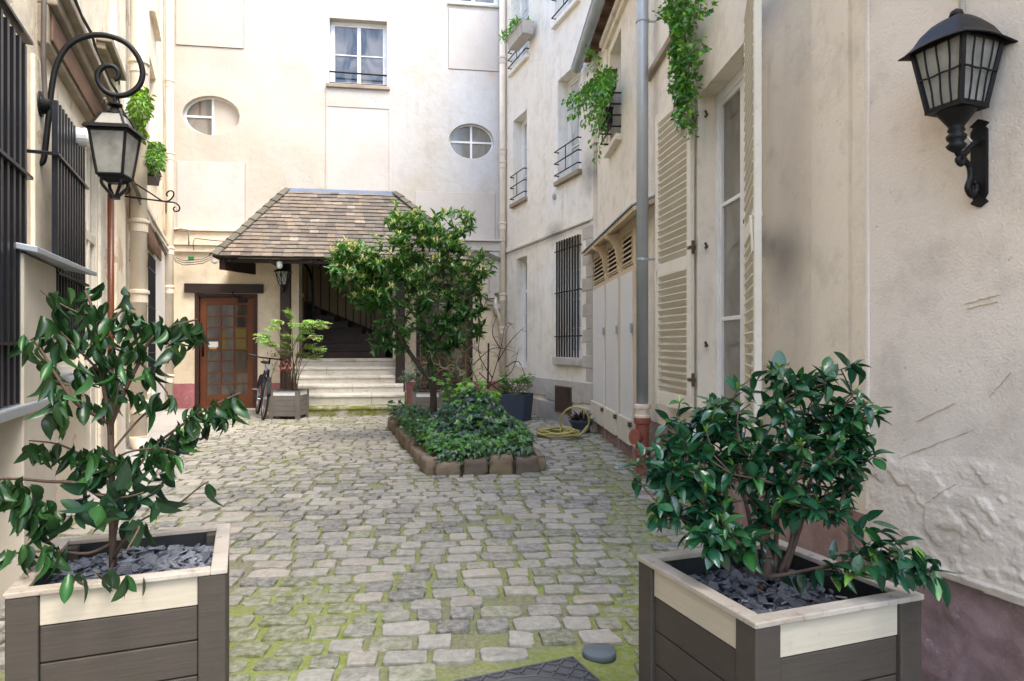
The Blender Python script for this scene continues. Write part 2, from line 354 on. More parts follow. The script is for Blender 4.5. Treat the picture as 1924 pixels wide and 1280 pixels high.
M['beigepanel'] = plaster('beige_panel', (.50, .45, .37), (.46, .41, .33), streak=.4, bump=.2, crack=.1)
M['creampanel'] = paint('closed_inner_shutter', (.66, .58, .42), rough=.6, wear=.1)
M['twigpale'] = paint('pale_twig_bark', (.36, .36, .20), (.26, .24, .14), rough=.8, wear=.2, scale=20)
M['yellow'] = paint('yellow_cloth', (.16, .12, .03), rough=.9, wear=.0)
M['greenbox'] = paint('green_plastic', (.02, .2, .06), rough=.4, wear=.0)
M['orange'] = paint('orange_fruit', (.7, .16, .01), rough=.6, wear=.0)
def lampglass():
    t = NT('frosted_lamp_glass'); c = t.mix(t.ramp(t.noise(9, 4, .6), .4, .65), (.34, .33, .29), (.22, .21, .18))
    return t.done(c, .18, t.bump(t.noise(25, 2, .5), .15, .01), Specular_IOR_Level=.6)
M['lampglass'] = lampglass()
# ------------------------------------------------------------------ wall frames
BK = WF((-6.42, 12.3), (-.148, 13.2), (0, 5))
LF = WF((-.915, -.5), (-6.42, 12.3), (0, 5))
RA = WF((-.148, 13.2), (4.736-.37*9.62, 9.62), (-3, 8))
RB = WF((1.62-.04*9.95, 9.95), (1.62-.04*2.35, 2.35), (0, 5))
RC = WF((2.166-.36*2.43, 2.43), (2.166+.36*.9, -.9), (0, 1))
ZT = 9.2

def rect(W, x0, x1, y0, y1, n=0):   # pixel rectangle -> (u0,u1,z0,z1) seen at its vertical edges
    u0, za = W.uz(x0, y0, n); u1, zb = W.uz(x1, y0, n); _, zc = W.uz(x0, y1, n); _, zd = W.uz(x1, y1, n)
    return (min(u0, u1), max(u0, u1), (zc+zd)/2, (za+zb)/2)

def window(W, par, r, frame='white', glass='glass', cols=2, rows=2, depth=.16, fw=.05, mw=.022, sill=None, sillmat='rfar', gate=0.0, name='window'):
    u0, u1, z0, z1 = r; m = MB(); n = -depth
    W.box(m, u0, u0+fw, n-.05, n, z0, z1); W.box(m, u1-fw, u1, n-.05, n, z0, z1)
    W.box(m, u0+fw, u1-fw, n-.05, n-.002, z0, z0+fw); W.box(m, u0+fw, u1-fw, n-.05, n-.002, z1-fw, z1)
    leaves = 2 if cols >= 2 else 1
    iw = (u1-u0-2*fw)/leaves
    for l in range(leaves):
        a = u0+fw+l*iw; b = a+iw; s = .035
        W.box(m, a, a+s, n-.045, n-.012, z0+fw, z1-fw); W.box(m, b-s, b, n-.045, n-.012, z0+fw, z1-fw)
        W.box(m, a+s, b-s, n-.045, n-.014, z0+fw, z0+fw+s*1.6); W.box(m, a+s, b-s, n-.045, n-.014, z1-fw-s, z1-fw)
        cc = max(1, cols//leaves)
        for k in range(1, cc): x = a+s+(b-a-2*s)*k/cc; W.box(m, x-mw/2, x+mw/2, n-.04, n-.016, z0+fw+s*1.6, z1-fw-s)
        for k in range(1, rows): z = z0+(z1-z0)*k/rows; W.box(m, a+s, b-s, n-.04, n-.018, z-mw/2, z+mw/2)
    if gate: z = z0+(z1-z0)*gate; W.box(m, u0+fw, u1-fw, n-.05, n-.008, z-.04, z+.04)
    o = m.build(name, M[frame], par, bevel=.004)
    g = MB(); W.box(g, u0+.02, u1-.02, n-.06, n-.035, z0+.02, z1-.02); g.build('pane', M[glass], o)
    if sill:
        s = MB(); W.box(s, u0-sill[0], u1+sill[0], -.12, sill[1], z0-sill[2], z0+.003); s.build('sill', M[sillmat], o, bevel=.01)
    return o

def building(label, loc, name='apartment_building'):
    return empty(name, loc, 0, label, 'building')

# ================================================================== REAR BUILDING
bk = building('cream rendered rear building with oval windows above the tiled porch roof', (-3.3, 13.6, 0))
w1 = rect(BK, 619, 727, 37, 161)
holes = []
ow = rect(BK, 843, 937, -95, 8)
cov = {'top': w1, 'cut': ow}
uS0, zSt = BK.uz(562, 489); uS1, _ = BK.uz(738, 489)
SB = .957
dr1 = rect(BK, 366, 484, 552, 771); dr1 = (dr1[0], dr1[1], .02, dr1[3])
uD0, zD = BK.uz(782, 548); uD1 = BK.u(888); dr2 = (uD0, uD1, .02, zD)
zs = BK.z(640, 470)
ov = []
for (px, py, rx, ry) in ((397, 217, 54, 37), (886, 265, 42, 33)):
    u, z = BK.uz(px, py); ua, _ = BK.uz(px-rx, py); ub, _ = BK.uz(px+rx, py); _, zt = BK.uz(px, py-ry)
    ov.append((u, z, (ub-ua)/2, zt-z))
zmid = BK.z(350, 452)
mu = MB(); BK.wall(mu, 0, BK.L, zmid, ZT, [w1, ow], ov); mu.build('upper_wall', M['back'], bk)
ml = MB(); BK.wall(ml, 0, BK.L, -.1, zmid, [(uS0, uS1, SB, zmid-.12), dr1, dr2]); ml.build('lower_wall', M['backlow'], bk)
m = MB(); BK.box(m, 0, BK.L, -6, -.35, ZT, ZT+.12); BK.box(m, 0, BK.L, -6.1, -6, 0, ZT); m.build('roof', M['zinc'], bk)
window(BK, bk, w1, rows=2, cols=2, glass='glassblue', depth=.14, sill=(.06, .06, .07), sillmat='beamgrey')
window(BK, bk, ow, rows=2, cols=2, glass='glassblue', depth=.10, sill=(.02, .04, .05), sillmat='back')
# rail across the window
m = MB(); z = BK.z(660, 136); m.tube([BK.pt(w1[0], -.02, z), BK.pt(w1[1], -.02, z-.02)], .018, 8); m.tube([BK.pt(w1[0], -.02, w1[2]+.04), BK.pt(w1[1], -.02, w1[2]+.04)], .008, 6); m.build('window_rail', M['iron'], bk)
for i, (u, z, ru, rz) in enumerate(ov):
    m = MB(); n = -.10
    N = 40; vs = []; 
    for rr, nn in ((1.0, n), (.93, n), (.93, n-.04), (1.0, n-.04)):
        for k in range(N): a = 2*pi*k/N; vs.append(BK.pt(u+ru*rr*math.cos(a), nn, z+rz*rr*math.sin(a)))
    m.add(vs, [(r*N+k, r*N+(k+1) % N, ((r+1) % 4)*N+(k+1) % N, ((r+1) % 4)*N+k) for r in range(4) for k in range(N)])
    BK.box(m, u-.02, u+.02, n-.035, n-.004, z-rz*.95, z+rz*.95)
    if i == 0: BK.box(m, u-ru*.95, u-.02, n-.033, n-.006, z-.018, z+.018)
    else: BK.box(m, u-ru*.95, u-.02, n-.033, n-.006, z-.018, z+.018); BK.box(m, u+.02, u+ru*.95, n-.033, n-.006, z-.018, z+.018)
    o = m.build('oval_window', M['white'], bk)
    g = MB(); pts = [(u+ru*.97*math.cos(2*pi*k/N), z+rz*.97*math.sin(2*pi*k/N)) for k in range(N)]
    if i == 0:
        BK.prism(g, [p for p in pts if p[0] <= u+.01], n-.05, n-.025); g.build('pane', M['glasspale'], o)
        g = MB(); BK.prism(g, sorted([p for p in pts if p[0] >= u-.01], key=lambda p: p[1]), n-.05, n-.012); g.build('blocked_half', M['patchcream'], o)
        g = MB(); BK.box(g, u-ru*.5, u-ru*.5+.03, n-.03, n-.01, z+.02, z+rz*.8); g.build('copper_strip', M['beam'], o)
    else:
        BK.prism(g, pts, n-.05, n-.025); g.build('pane', M['glasspale'], o)
# render patches standing slightly proud
def patch(W, x0, x1, y0, y1, mat, th=.012, par=bk):
    u0, u1, z0, z1 = rect(W, x0, x1, y0, y1); s_ = MB(); W.box(s_, u0-.006, u1+.009, -.01, .003, z0-.009, z1); s_.build('seam', M['seam'], par)
    m = MB(); W.box(m, u0, u1, -.01, th, z0, z1)
    m.build('render_patch', M[mat], par, bevel=.004)
patch(BK, 331, 458, -120, 88, 'patchcream', .02)
patch(BK, 333, 460, 305, 432, 'patch', .012)
patch(BK, 843, 938, 20, 132, 'patch', .012)
patch(BK, 780, 930, 362, 470, 'patch', .010)
u0, u1, z0, z1 = rect(BK, 612, 735, 203, 372)
m = MB(); 
BK.box(m, u0, u0+.05, -.01, .014, z0, z1); BK.box(m, u1-.05, u1, -.01, .014, z0, z1); BK.box(m, u0, u1, -.01, .014, z1, w1[2]-.07); m.build('niche_surround', M['back'], bk, bevel=.005)
m = MB(); BK.box(m, u0+.05, u1-.05, -.01, .004, z0, z1); m.build('render_patch', M['patch'], bk)
# ledge beam over the door wall
m = MB()
BK.box(m, 0.05, BK.u(530), -.02, .10, zmid-.10, zmid+.16); BK.box(m, 0.05, BK.u(530), -.02, .15, zmid+.16, zmid+.20); BK.box(m, .05, BK.u(530), -.02, .06, zmid-.22, zmid-.10)
m.build('cornice', M['left'], bk, bevel=.012)
m = MB(); BK.box(m, BK.u(860), BK.L-.02, -.02, .14, zmid-.1, zmid+.08); BK.box(m, BK.u(860), BK.L-.02, -.02, .19, zmid+.08, zmid+.12); m.build('cornice', M['back'], bk, bevel=.012)
# small corbels right of the porch
m = MB(); 
for a, b, c in ((912, 928, 552), (925, 942, 572)):
    ua, z = BK.uz(a, c); ub = BK.u(b); BK.box(m, ua, ub, -.01, .16, z-.10, z); BK.box(m, ua+.02, ub, -.01, .10, z-.22, z-.10)
BK.box(m, BK.u(918), BK.u(940), -.01, .12, BK.z(930, 552), zmid-.1)
m.build('corbel', M['back'], bk, bevel=.01)
m = MB(); ua, z = BK.uz(310, 487); BK.box(m, ua+.02, BK.u(324), -.01, .14, BK.z(318, 555), zmid-.22); BK.box(m, ua+.05, BK.u(320), -.01, .10, BK.z(318, 590), BK.z(318, 555)); m.build('corbel', M['left'], bk, bevel=.015)

# glazed doors
def glazed_door(r, handle_left=True, notice=True):
    u0, u1, z0, z1 = r; n = -.05
    m = MB(); f = .075
    BK.box(m, u0, u0+f, -.18, .015, z0, z1); BK.box(m, u1-f, u1, -.18, .015, z0, z1); BK.box(m, u0+f, u1-f, -.18, .012, z1-.06, z1)
    fr = m.build('door_frame', M['doorframe'], bk, bevel=.006)
    m = MB(); a, b = u0+f+.004, u1-f-.004; zt = z1-.065; s = .115
    BK.box(m, a, a+s, n-.045, n, z0, zt); BK.box(m, b-s, b, n-.045, n, z0, zt); BK.box(m, a+s, b-s, n-.045, n-.001, zt-.14, zt); BK.box(m, a+s, b-s, n-.045, n-.001, z0, z0+.26)
    R_, C_ = 8, 3; ga, gb, g0, g1 = a+s, b-s, z0+.26, zt-.14
    for i in range(1, C_): x = ga+(gb-ga)*i/C_; BK.box(m, x-.014, x+.014, n-.04, n-.005, g0, g1)
    for i in range(1, R_): z = g0+(g1-g0)*i/R_; BK.box(m, ga, gb, n-.038, n-.007, z-.013, z+.013)
    d = m.build('door', M['doorwood'], bk, bevel=.004)
    g = MB(); BK.box(g, ga-.01, gb+.01, n-.03, n-.02, g0-.01, g1+.01); g.build('pane', M['glassdoor'], d)
    h = MB(); hu = a+.05 if handle_left else b-.05
    BK.box(h, hu-.018, hu+.018, n, n+.012, 1.0, 1.36); h.tube([BK.pt(hu, n+.01, 1.02), BK.pt(hu, n+.055, 1.06), BK.pt(hu, n+.055, 1.26), BK.pt(hu, n+.01, 1.31)], .011, 8); h.build('handle', M['iron'], d, smooth=True)
    if notice:
        cw, ch = (gb-ga)/C_, (g1-g0)/R_
        q = MB(); BK.box(q, ga+cw*.12, ga+cw*.82, n-.018, n-.012, g0+ch*4.22, g0+ch*4.72); q.build('notice', M['paper'], d)
        q = MB(); BK.box(q, ga+cw*.2, ga+cw*.72, n-.018, n-.013, g0+ch*4.05, g0+ch*4.22); q.build('notice_strip', M['brass'], d)
        q = MB(); BK.box(q, ga+cw*1.1, ga+cw*1.42, n-.0195, n-.0165, g0+ch*4.0, g0+ch*5.6)
        BK.box(q, ga+cw*2.1, ga+cw*2.9, n-.0195, n-.0165, g0+ch*4.1, g0+ch*5.9); q.build('yellow_curtain', M['yellow'], d)
        h = MB(); x = (a+b)/2+.12; h.tube([BK.pt(x, .01, z1+.02), BK.pt(x, .10, z1+.03), BK.pt(x+.05, .10, z1-.06), BK.pt(x+.15, .03, z1-.07)], .014, 6); BK.box(h, x+.08, x+.24, n, n+.05, z1-.16, z1-.09); h.build('door_closer', M['iron'], d)
    return d
glazed_door(dr1)
glazed_door(dr2, False, False)
for (xa, xb, y, par) in ((348, 496, 533, 0), (772, 900, 533, 0)):
    ua, zt = BK.uz(xa, y); ub = BK.u(xb); m = MB(); BK.box(m, ua, ub, .016, .07, zt-.17, zt); m.build('door_lintel', M['darkwood'], bk, bevel=.008)
# white opening trim at the stair
m = MB(); BK.box(m, uS0-.03, uS0, -.3, .006, SB, zmid-.12); BK.box(m, uS1, uS1+.07, -.3, .006, SB, zmid-.12); m.build('opening_trim', M['cream'], bk, bevel=.005)

# ---- stair hall behind the opening
hall = MB()
h0, h1 = uS0-.9, uS1+.06; zc = 3.7
def quad(W, m, pts): m.add([W.pt(*p) for p in pts], [(0, 1, 2, 3)])
quad(BK, hall, [(h0, -2.6, SB-.3), (h1, -2.6, SB-.3), (h1, -2.6, zc), (h0, -2.6, zc)])
quad(BK, hall, [(h0, -.351, SB-.3), (h0, -2.6, SB-.3), (h0, -2.6, zc), (h0, -.351, zc)])
quad(BK, hall, [(h1, -.351, SB-.3), (h1, -2.6, SB-.3), (h1, -2.6, zc), (h1, -.351, zc)])
quad(BK, hall, [(h0, -.351, zc), (h1, -.351, zc), (h1, -2.6, zc), (h0, -2.6, zc)])
quad(BK, hall, [(h0, -.351, SB-.01), (h1, -.351, SB-.01), (h1, -2.6, SB-.01), (h0, -2.6, SB-.01)])
hall.build('stair_hall', M['interior'], bk)
st = empty('wooden_staircase', BK.pt((uS0+uS1)/2, -1.2, SB), 0, 'dark wooden stairs winding up to the left inside the porch opening, with iron balusters', 'staircase')
m = MB()
zz = SB
for i in range(3):
    z1_ = SB+.165*(i+1); nf = -.42-.24*i
    BK.box(m, uS0+.10, uS1-.16, nf-.30, nf, SB-.005, z1_-.03)
    BK.box(m, uS0+.08, uS1-.14, nf-.30, nf+.025, z1_-.03, z1_)
for i in range(3, 9):   # winders climbing to the left
    nf = -1.14-.06*(i-3); ur, z1_ = BK.uz(706-26*(i-3), 627-11.5*(i-3), nf)
    BK.box(m, h0+.05, ur, -2.38, nf, z1_-.165, z1_-.03); BK.box(m, h0+.05, ur+.02, -2.38, nf+.025, z1_-.03, z1_)
m.build('steps', M['stairwood'], st, bevel=.006)
nb = -2.42
def onb(px, py): return BK.uz(px, py, nb)
m = MB(); A = onb(730, 636); B = onb(556, 560)
BK.prism(m, [(A[0]+.1, A[1]-.6), (A[0]+.1, A[1]), (B[0]-.5, B[1]+.22), (B[0]-.5, B[1]-1.3)], nb-.03, nb+.02); m.build('stringer', M['stairwood'], st)
m = MB(); ha = onb(720, 550); hb = onb(640, 510); hc = onb(596, 486)
slope = (hb[1]-hc[1])/(hb[0]-hc[0])
def hz(u): return hb[1]+slope*(u-hb[0])*.98
m.tube([BK.pt(u, nb+.03, hz(u)) for u in np.linspace(h0+.1, A[0]+.05, 14)], .022, 8)
m.build('handrail', M['iron'], st)
sl2 = (A[1]-B[1])/(A[0]-B[0])
for k, px in enumerate((588, 603, 619, 635, 650, 664, 677, 688, 697, 704)):
    u = onb(px, 600)[0]; m = MB(); m.tube([BK.pt(u, nb+.03, A[1]+sl2*(u-A[0])-.03), BK.pt(u, nb+.03, hz(u))], .011, 6); m.build('baluster', M['iron'], st)
# near railing with arch and newel with brass ball
nn = -.75
def onn(px, py): return BK.uz(px, py, nn)
m = MB(); 
a0 = onn(590, 558); a1 = onn(584, 520); a2 = onn(574, 497)
m.tube([BK.pt(u, nn, z) for u, z in (onn(588, 700), onn(588, 560), onn(587, 530), onn(582, 510), onn(574, 497), onn(569, 494))], .026, 8)
for px in (569, 577): m.tube([BK.pt(onn(px, 0)[0], nn, SB), BK.pt(onn(px, 0)[0], nn, onn(px, 500)[1])], .010, 6)
BK.box(m, onn(570, 0)[0]-.02, onn(588, 0)[0], nn-.015, nn+.015, onn(570, 566)[1]-.02, onn(570, 566)[1])
for px in (575, 580, 585): m.tube([BK.pt(onn(px, 0)[0], nn, SB), BK.pt(onn(px, 0)[0], nn, onn(px, 566)[1])], .008, 6)
m.build('railing', M['iron'], st)
m = MB(); u, z = onn(570, 555); m.lathe([(.012, -.05), (.03, -.03), (.036, 0), (.03, .028), (.004, .042)], 14, BK.pt(u, nn+.05, z)); m.build('brass_knob', M['brass'], st, smooth=True)
m = MB(); m.tube([BK.pt(u, nn+.05, SB), BK.pt(u, nn+.05, z-.05)], .022, 8); m.build('newel_post', M['ironbrown'], st)
m = MB(); u, z = BK.uz(718, 561, -.5); m.lathe([(.012, -.05), (.03, -.03), (.036, 0), (.03, .028), (.004, .042)], 14, BK.pt(u, -.5, z)); m.build('brass_knob', M['brass'], st, smooth=True)
m = MB(); m.tube([BK.pt(u, -.5, SB), BK.pt(u, -.5, z-.05)], .022, 8); m.build('newel_post', M['ironbrown'], st)

# ---- stone steps outside
ss = empty('stone_steps', BK.pt((uS0+uS1)/2, .8, 0), 0, 'worn pale limestone steps with a mossy lowest tread leading up to the stair opening', 'steps')
xl = [556, 556, 556, 556, 554, 561]; xr = [762, 760, 758, 756, 750, 742]
zz = [.17, .355, .51, .657, .81, .957]; zb = -.02
for i in range(6):
    n1 = 1.44-.285*i; n0 = -.34 if i == 5 else n1-.4
    Yw = 1.0
    ua = BK.u(xl[i], n1); ub = BK.u(xr[i], n1)
    cuts = [[.0, 1.0], [0, .69, 1.0], [0, .52, 1], [0, .78, 1], [0, .30, 1], [0, 1]][i]
    for k in range(len(cuts)-1):
        m = MB(); a = ua+(ub-ua)*cuts[k]+(.003 if k else 0); b = ua+(ub-ua)*cuts[k+1]-.003
        # subdivided block with chipped nosing
        N = max(4, int((b-a)/.05)); vs = []; fs = []
        prof = [(n0, zz[i]), (n1-.05, zz[i]), (n1-.012, zz[i]-.004), (n1+.012, zz[i]-.02), (n1+.012, zz[i]-.05), (n1-.006, zz[i]-.065), (n1-.006, zb), (n0, zb)]
        for j in range(N+1):
            u = a+(b-a)*j/N
            for q, (nn_, z_) in enumerate(prof):
                w = noise.noise(Vector((u*7, z_*9+i*5, q*.5)))*.007 if 0 < q < 6 else 0
                if q in (2, 3): w += -abs(noise.noise(Vector((u*17+3, i*3.1, q))))*.016
                vs.append(BK.pt(u, nn_+w, z_+(w*.7 if q < 4 else 0)))
        P = len(prof)
        for j in range(N):
            for q in range(P-1): fs.append((j*P+q, (j+1)*P+q, (j+1)*P+q+1, j*P+q+1))
        fs.append(tuple(range(P))); fs.append(tuple(N*P+q for q in range(P-1, -1, -1)))
        m.add(vs, fs); m.build('step', M['stepmoss'] if i == 0 else M['step'], ss)
    zb = zz[i]-.03
m = MB(); un = BK.u(744, .2)
BK.prism(m, [(un, -.02), (un+.17, -.02), (un+.17, .70), (un+.10, .98), (un, .98)], 0.02, .30); m.build('side_cheek', M['step'], ss, bevel=.012)

# ---- porch roof
pr = empty('porch_roof', BK.pt((uS0+uS1)/2, 0, 2.7), 0, 'hipped porch roof of small brown clay tiles with blue grey lead ridge over the stone steps', 'roof')
nE = 1.22
uEl, zE = BK.uz(400, 480, nE); uEr, _ = BK.uz(903, 486, nE)
uRl, zR = BK.uz(537, 357, .03); uRr, _ = BK.uz(744, 368, .03)
tiles = MB(); tc = []
def tile_plane(P00, P10, P01, P11, pitch=.098, tw=.165):
    # P00-P10 eave, P01-P11 top edge; quads laid in rows
    P00, P10, P01, P11 = map(Vector, (P00, P10, P01, P11))
    ed = (P10-P00).normalized(); upv = P01-P00; upv = upv-ed*upv.dot(ed); SL = upv.length; sd = upv.normalized(); nrm = ed.cross(sd)
    if nrm.z < 0: nrm = -nrm
    rows = int(SL/pitch); pitch = SL/rows
    L0 = (P10-P00).length
    for r in range(rows):
        s0 = r*pitch; t = s0/SL; tm = (s0+pitch)/SL
        a = (P01-P00).dot(ed)*tm; b = L0+((P11-P00).dot(ed)-L0)*tm
        x = a-rnd(0, tw); 
        while x < b:
            w = tw*rnd(.86, 1.12); xa = max(x, a-.03)+.002; xb = min(x+w, b+.03)-.002
            if xb-xa > .03:
                j = rnd(-.005, .005); l = rnd(.0, .006); o = P00+ed*xa+sd*(s0-.012+j); q = P00+ed*xb+sd*(s0-.012+j+rnd(-.004, .004))
                th = .014; lift = .022+l+rnd(0, .004); o2 = P00+ed*xa+sd*(s0+pitch*1.25); q2 = P00+ed*xb+sd*(s0+pitch*1.25)
                tiles.hexa([o+nrm*(lift-th), q+nrm*(lift-th), q2+nrm*(.004-th), o2+nrm*(.004-th), o+nrm*lift, q+nrm*lift, q2+nrm*.004, o2+nrm*.004])
                g = rnd(0, 1); v = rnd(.75, 1.15)
                fx = (xa/L0)
                if g < (.50-.45*max(0, min(1, (fx-.35)*3))) : c = (.205*v, .165*v, .125*v)
                elif g < .75: c = (.165*v, .145*v, .12*v)
                elif g < .95: c = (.125*v, .105*v, .09*v)
                else: c = (.30*v, .25*v, .20*v)
                tc.extend([c]*8)
            x += w
uM = (uRl+uRr)/2
E0, E1 = BK.pt(uEl, nE, zE), BK.pt(uEr, nE, zE); R0, R1 = BK.pt(uRl, .03, zR), BK.pt(uRr, .03, zR)
tile_plane(E0, E1, R0, R1)
W0, W1 = BK.pt(uEl, .0, zE), BK.pt(uEr, .0, zE)
tile_plane(W0, E0, R0, R0+Vector((.001, 0, 0))); tile_plane(E1, W1, R1, R1+Vector((.001, 0, 0)))
tiles.build('tiles', M['tile'], pr, cols=tc)
m = MB(); 
vs = [E0, E1, R1, R0, W0, W1]; dz = Vector((0, 0, -.03)); m.add([v+Vector((0, 0, -.006)) for v in vs]+[v+dz for v in vs], [(0, 1, 2, 3), (4, 0, 3), (1, 5, 2), (6, 9, 8, 7), (10, 9, 6), (7, 8, 11), (0, 6, 7, 1), (4, 10, 6, 0), (1, 7, 11, 5)]); m.build('roof_boarding', M['darkwood'], pr)
hip = MB(); hc_ = []
for (a, b) in ((E0, R0), (E1, R1)):
    L = (b-a).length; d = (b-a).normalized(); k = int(L/.19); side = d.cross(Vector((0, 0, 1))).normalized(); up = side.cross(d).normalized()
    if up.z < 0: up = -up
    for i in range(k):
        s = i*L/k; e = s+L/k*1.15; v = rnd(.75, 1.2)
        for sg in (-1, 1):
            p = [a+d*s+up*.062, a+d*s+side*sg*.11+up*.008, a+d*e+side*sg*.085+up*.0, a+d*e+up*.040]
            q = [x-up*.014 for x in p]; hip.hexa(q+p); hc_.extend([(.105*v, .10*v, .075*v)]*8)
hip.build('hip_tiles', M['tile'], pr, cols=hc_)
m = MB(); m.hexa([BK.pt(uRl-.02, .0, zR-.02), BK.pt(uRr+.02, .0, zR-.02), BK.pt(uRr+.03, .08, zR-.09), BK.pt(uRl-.02, .08, zR-.09), BK.pt(uRl-.0, .0, zR+.05), BK.pt(uRr+.0, .0, zR+.05), BK.pt(uRr+.03, .09, zR-.04), BK.pt(uRl-.02, .09, zR-.04)]); m.build('lead_flashing', M['lead'], pr, bevel=.01)
m = MB(); BK.box(m, uEl+.12, uEr-.05, nE-.16, nE-.10, zE-.10, zE-.035)
m.build('eave_beam', M['darkwood'], pr)
for k in range(7):
    m = MB(); u = uEl+.25+k*(uEr-uEl-.5)/6; BK.box(m, u-.03, u+.03, .0, nE-.05, zE-.095, zE-.037); m.build('rafter', M['darkwood'], pr)
m = MB(); a = BK.pt(uEl+.08, nE-.08, zE-.03); b = BK.pt(uEl+.45, .4, zE-.03); m.hexa([a+Vector((0, 0, -.2)), b+Vector((0, 0, -.2)), b+Vector((.06, 0, -.2)), a+Vector((.09, 0, -.2)), a, b, b+Vector((.06, 0, 0)), a+Vector((.09, 0, 0))]); m.build('corner_bracket', M['darkwood'], pr)
for px, y1 in ((537, 752), (752, 700)):
    m = MB(); up_ = BK.u(px, .55); BK.box(m, up_-.085, up_+.085, .47, .64, .36, zE-.03+.0); m.build('post', M['darkwood'], pr, bevel=.012)
m = MB(); u_ = BK.u(537, .55); BK.box(m, u_-.16, u_+.2, .40, .72, -.02, .36); BK.box(m, BK.u(752, .55)-.1, BK.u(752, .55)+.12, .4, .7, -.02, .36); m.build('post_plinth', M['stepmoss'], pr, bevel=.015)

# lantern on the post
def diamond_lantern():
    c = BK.pt(u_+.0, .80, BK.z(535, 522, .8))
    r = empty('post_lantern', c, 0, 'small black diamond paned lantern fixed on the dark porch post', 'lantern')
    m = MB(); m.lathe([(.012, .25), (.03, .22), (.07, .17), (.16, .115), (.165, .10), (.13, .10)], 6, c, R(30)); m.lathe([(.07, -.12), (.075, -.13), (.03, -.17), (.02, -.22), (.005, -.23)], 6, c, R(30))
    for k in range(6):
        a = R(30)+2*pi*k/6; a2 = a+2*pi/6
        p = lambda rr, z, aa: c+Vector((rr*math.cos(aa), rr*math.sin(aa), z))
        m.tube([p(.13, .10, a), p(.072, -.12, a)], .009, 5); m.tube([p(.13, .10, a), p(.072, -.12, a2)], .004, 4); m.tube([p(.13, .10, a2), p(.072, -.12, a)], .004, 4)
        m.tube([(p(.13, .10, a)+p(.13, .10, a2))/2, p(.10, -.01, a2)], .004, 4); m.tube([(p(.13, .10, a)+p(.13, .10, a2))/2, p(.10, -.01, a)], .004, 4)
    m.tube([BK.pt(u_, .64, c.z-.2), BK.pt(u_, .70, c.z-.24), BK.pt(u_, .80, c.z-.22)], .012, 6)
    m.build('cage', M['iron'], r)
    g = MB(); g.lathe([(.066, -.12), (.124, .10)], 6, c, R(30)); g.build('glass', M['lampglass'], r)
diamond_lantern()
# floodlight under the eave
m = MB(); c = BK.pt(uEl+.02, nE-.02, zE-.12); m.lathe([(.02, -.02), (.05, 0), (.055, .03), (.02, .04)], 12, c, M=None)
tag(m.build('spotlight', M['plastic'], None), 'small white spotlight under the left corner of the porch eave', 'spotlight')
m = MB(); c = BK.pt(BK.u(525, nE-.1), nE-.12, zE-.14); m.lathe([(.03, -.05), (.05, -.02), (.05, .06), (.02, .08)], 12, c)
tag(m.build('spotlight', M['plastic'], None), 'small pale lamp under the porch eave beside the dark post', 'spotlight')
# ================================================================== LEFT BUILDING
lb = building('long left building with peeling yellow render and black barred windows', (-5.2, 6, 0))
def uL(px, n=0): return LF.u(px, n)
# openings
gw = (LF.u(0)-1.35, LF.u(47), .92, 2.72)     # near barred window
g2 = (uL(99), uL(158), 1.0, 2.72)
fd = (uL(162), uL(189), .03, 2.95)
d1 = (uL(243), uL(254), .3, 2.35); d2 = (uL(271), uL(284), .5, 2.45)
upw = [(uL(252), uL(268), 3.85, 5.3), (uL(281), uL(293), 3.95, 5.5), (uL(281), uL(293), 6.2, 7.5)]
m = MB(); LF.wall(m, 0, LF.L, -.1, ZT, [gw, g2, fd, d1, d2]+upw); m.build('wall', M['left'], lb)
m = MB(); LF.box(m, 0, LF.L, -5, -.35, ZT, ZT+.12); LF.box(m, 0, LF.L, -5.1, -5, 0, ZT); m.build('roof', M['zinc'], lb)
window(LF, lb, gw, 'cream', 'creampanel', 2, 3, .12, sill=(.12, .17, .05), sillmat='zinc')
window(LF, lb, g2, 'cream', 'glasspale', 2, 3, .06, sill=(.08, .17, .04), sillmat='zinc')
def french(W, r, frame, glass, transom=.72, kick=.28):
    o = window(W, lb if W is LF else rb, r, frame, glass, 2, 2, .02, .06, gate=transom, name='french_door')
    m = MB(); u0, u1, z0, z1 = r; mid = (u0+u1)/2
    for a, b in ((u0+.09, mid-.04), (mid+.04, u1-.09)): W.box(m, a, b, -.06, -.025, z0+.06, z0+(z1-z0)*kick)
    m.build('kick_panel', M[frame], o, bevel=.008)
    return o
french(LF, fd, 'cream', 'glasscurtain')
for r in (d1, d2): window(LF, lb, r, 'cream', 'glass', 1, 3, .05)
for i, r in enumerate(upw): window(LF, lb, r, 'white', 'glasscurtain', 2, 2, .15, sill=(.05, .08, .06), sillmat='left')

def grille(W, u0, u1, z0, z1, n, nb, rails, r=.012, par=None, mat='barpaint', back=.14, square=False, ext=.0):
    o = empty('window_grille', (0, 0, 0)); o.parent = par; o.location = (0, 0, 0)
    for z in rails:
        g = MB()
        if square: W.box(g, u0-.03, u1+.03, n-.010, n+.030, z-.008, z+.008)
        else: g.tube([W.pt(u0-.03, n, z), W.pt(u1+.03, n, z)], r*.8, 6)
        for u in (u0-.02, u1+.02): g.tube([W.pt(u, n, z), W.pt(u, n-back, z)], r*.7, 6)
        g.build('rail', M[mat], o)
    for k in range(nb):
        u = u0+(u1-u0)*(k+.5)/nb; b = MB()
        if square: W.box(b, u-r, u+r, n-r, n+r, z0, z1)
        else: b.tube([W.pt(u, n, z0), W.pt(u, n, z1)], r, 8)
        b.build('bar', M[mat], o)
    return o
a = LF.u(0, .13)-1.2; b = LF.u(46, .13)
grille(LF, a, b, .93, 2.66, .13, 17, (2.70, 2.03, 1.21), .0165, lb, square=True)
a = LF.u(101, .13); b = LF.u(157, .13)
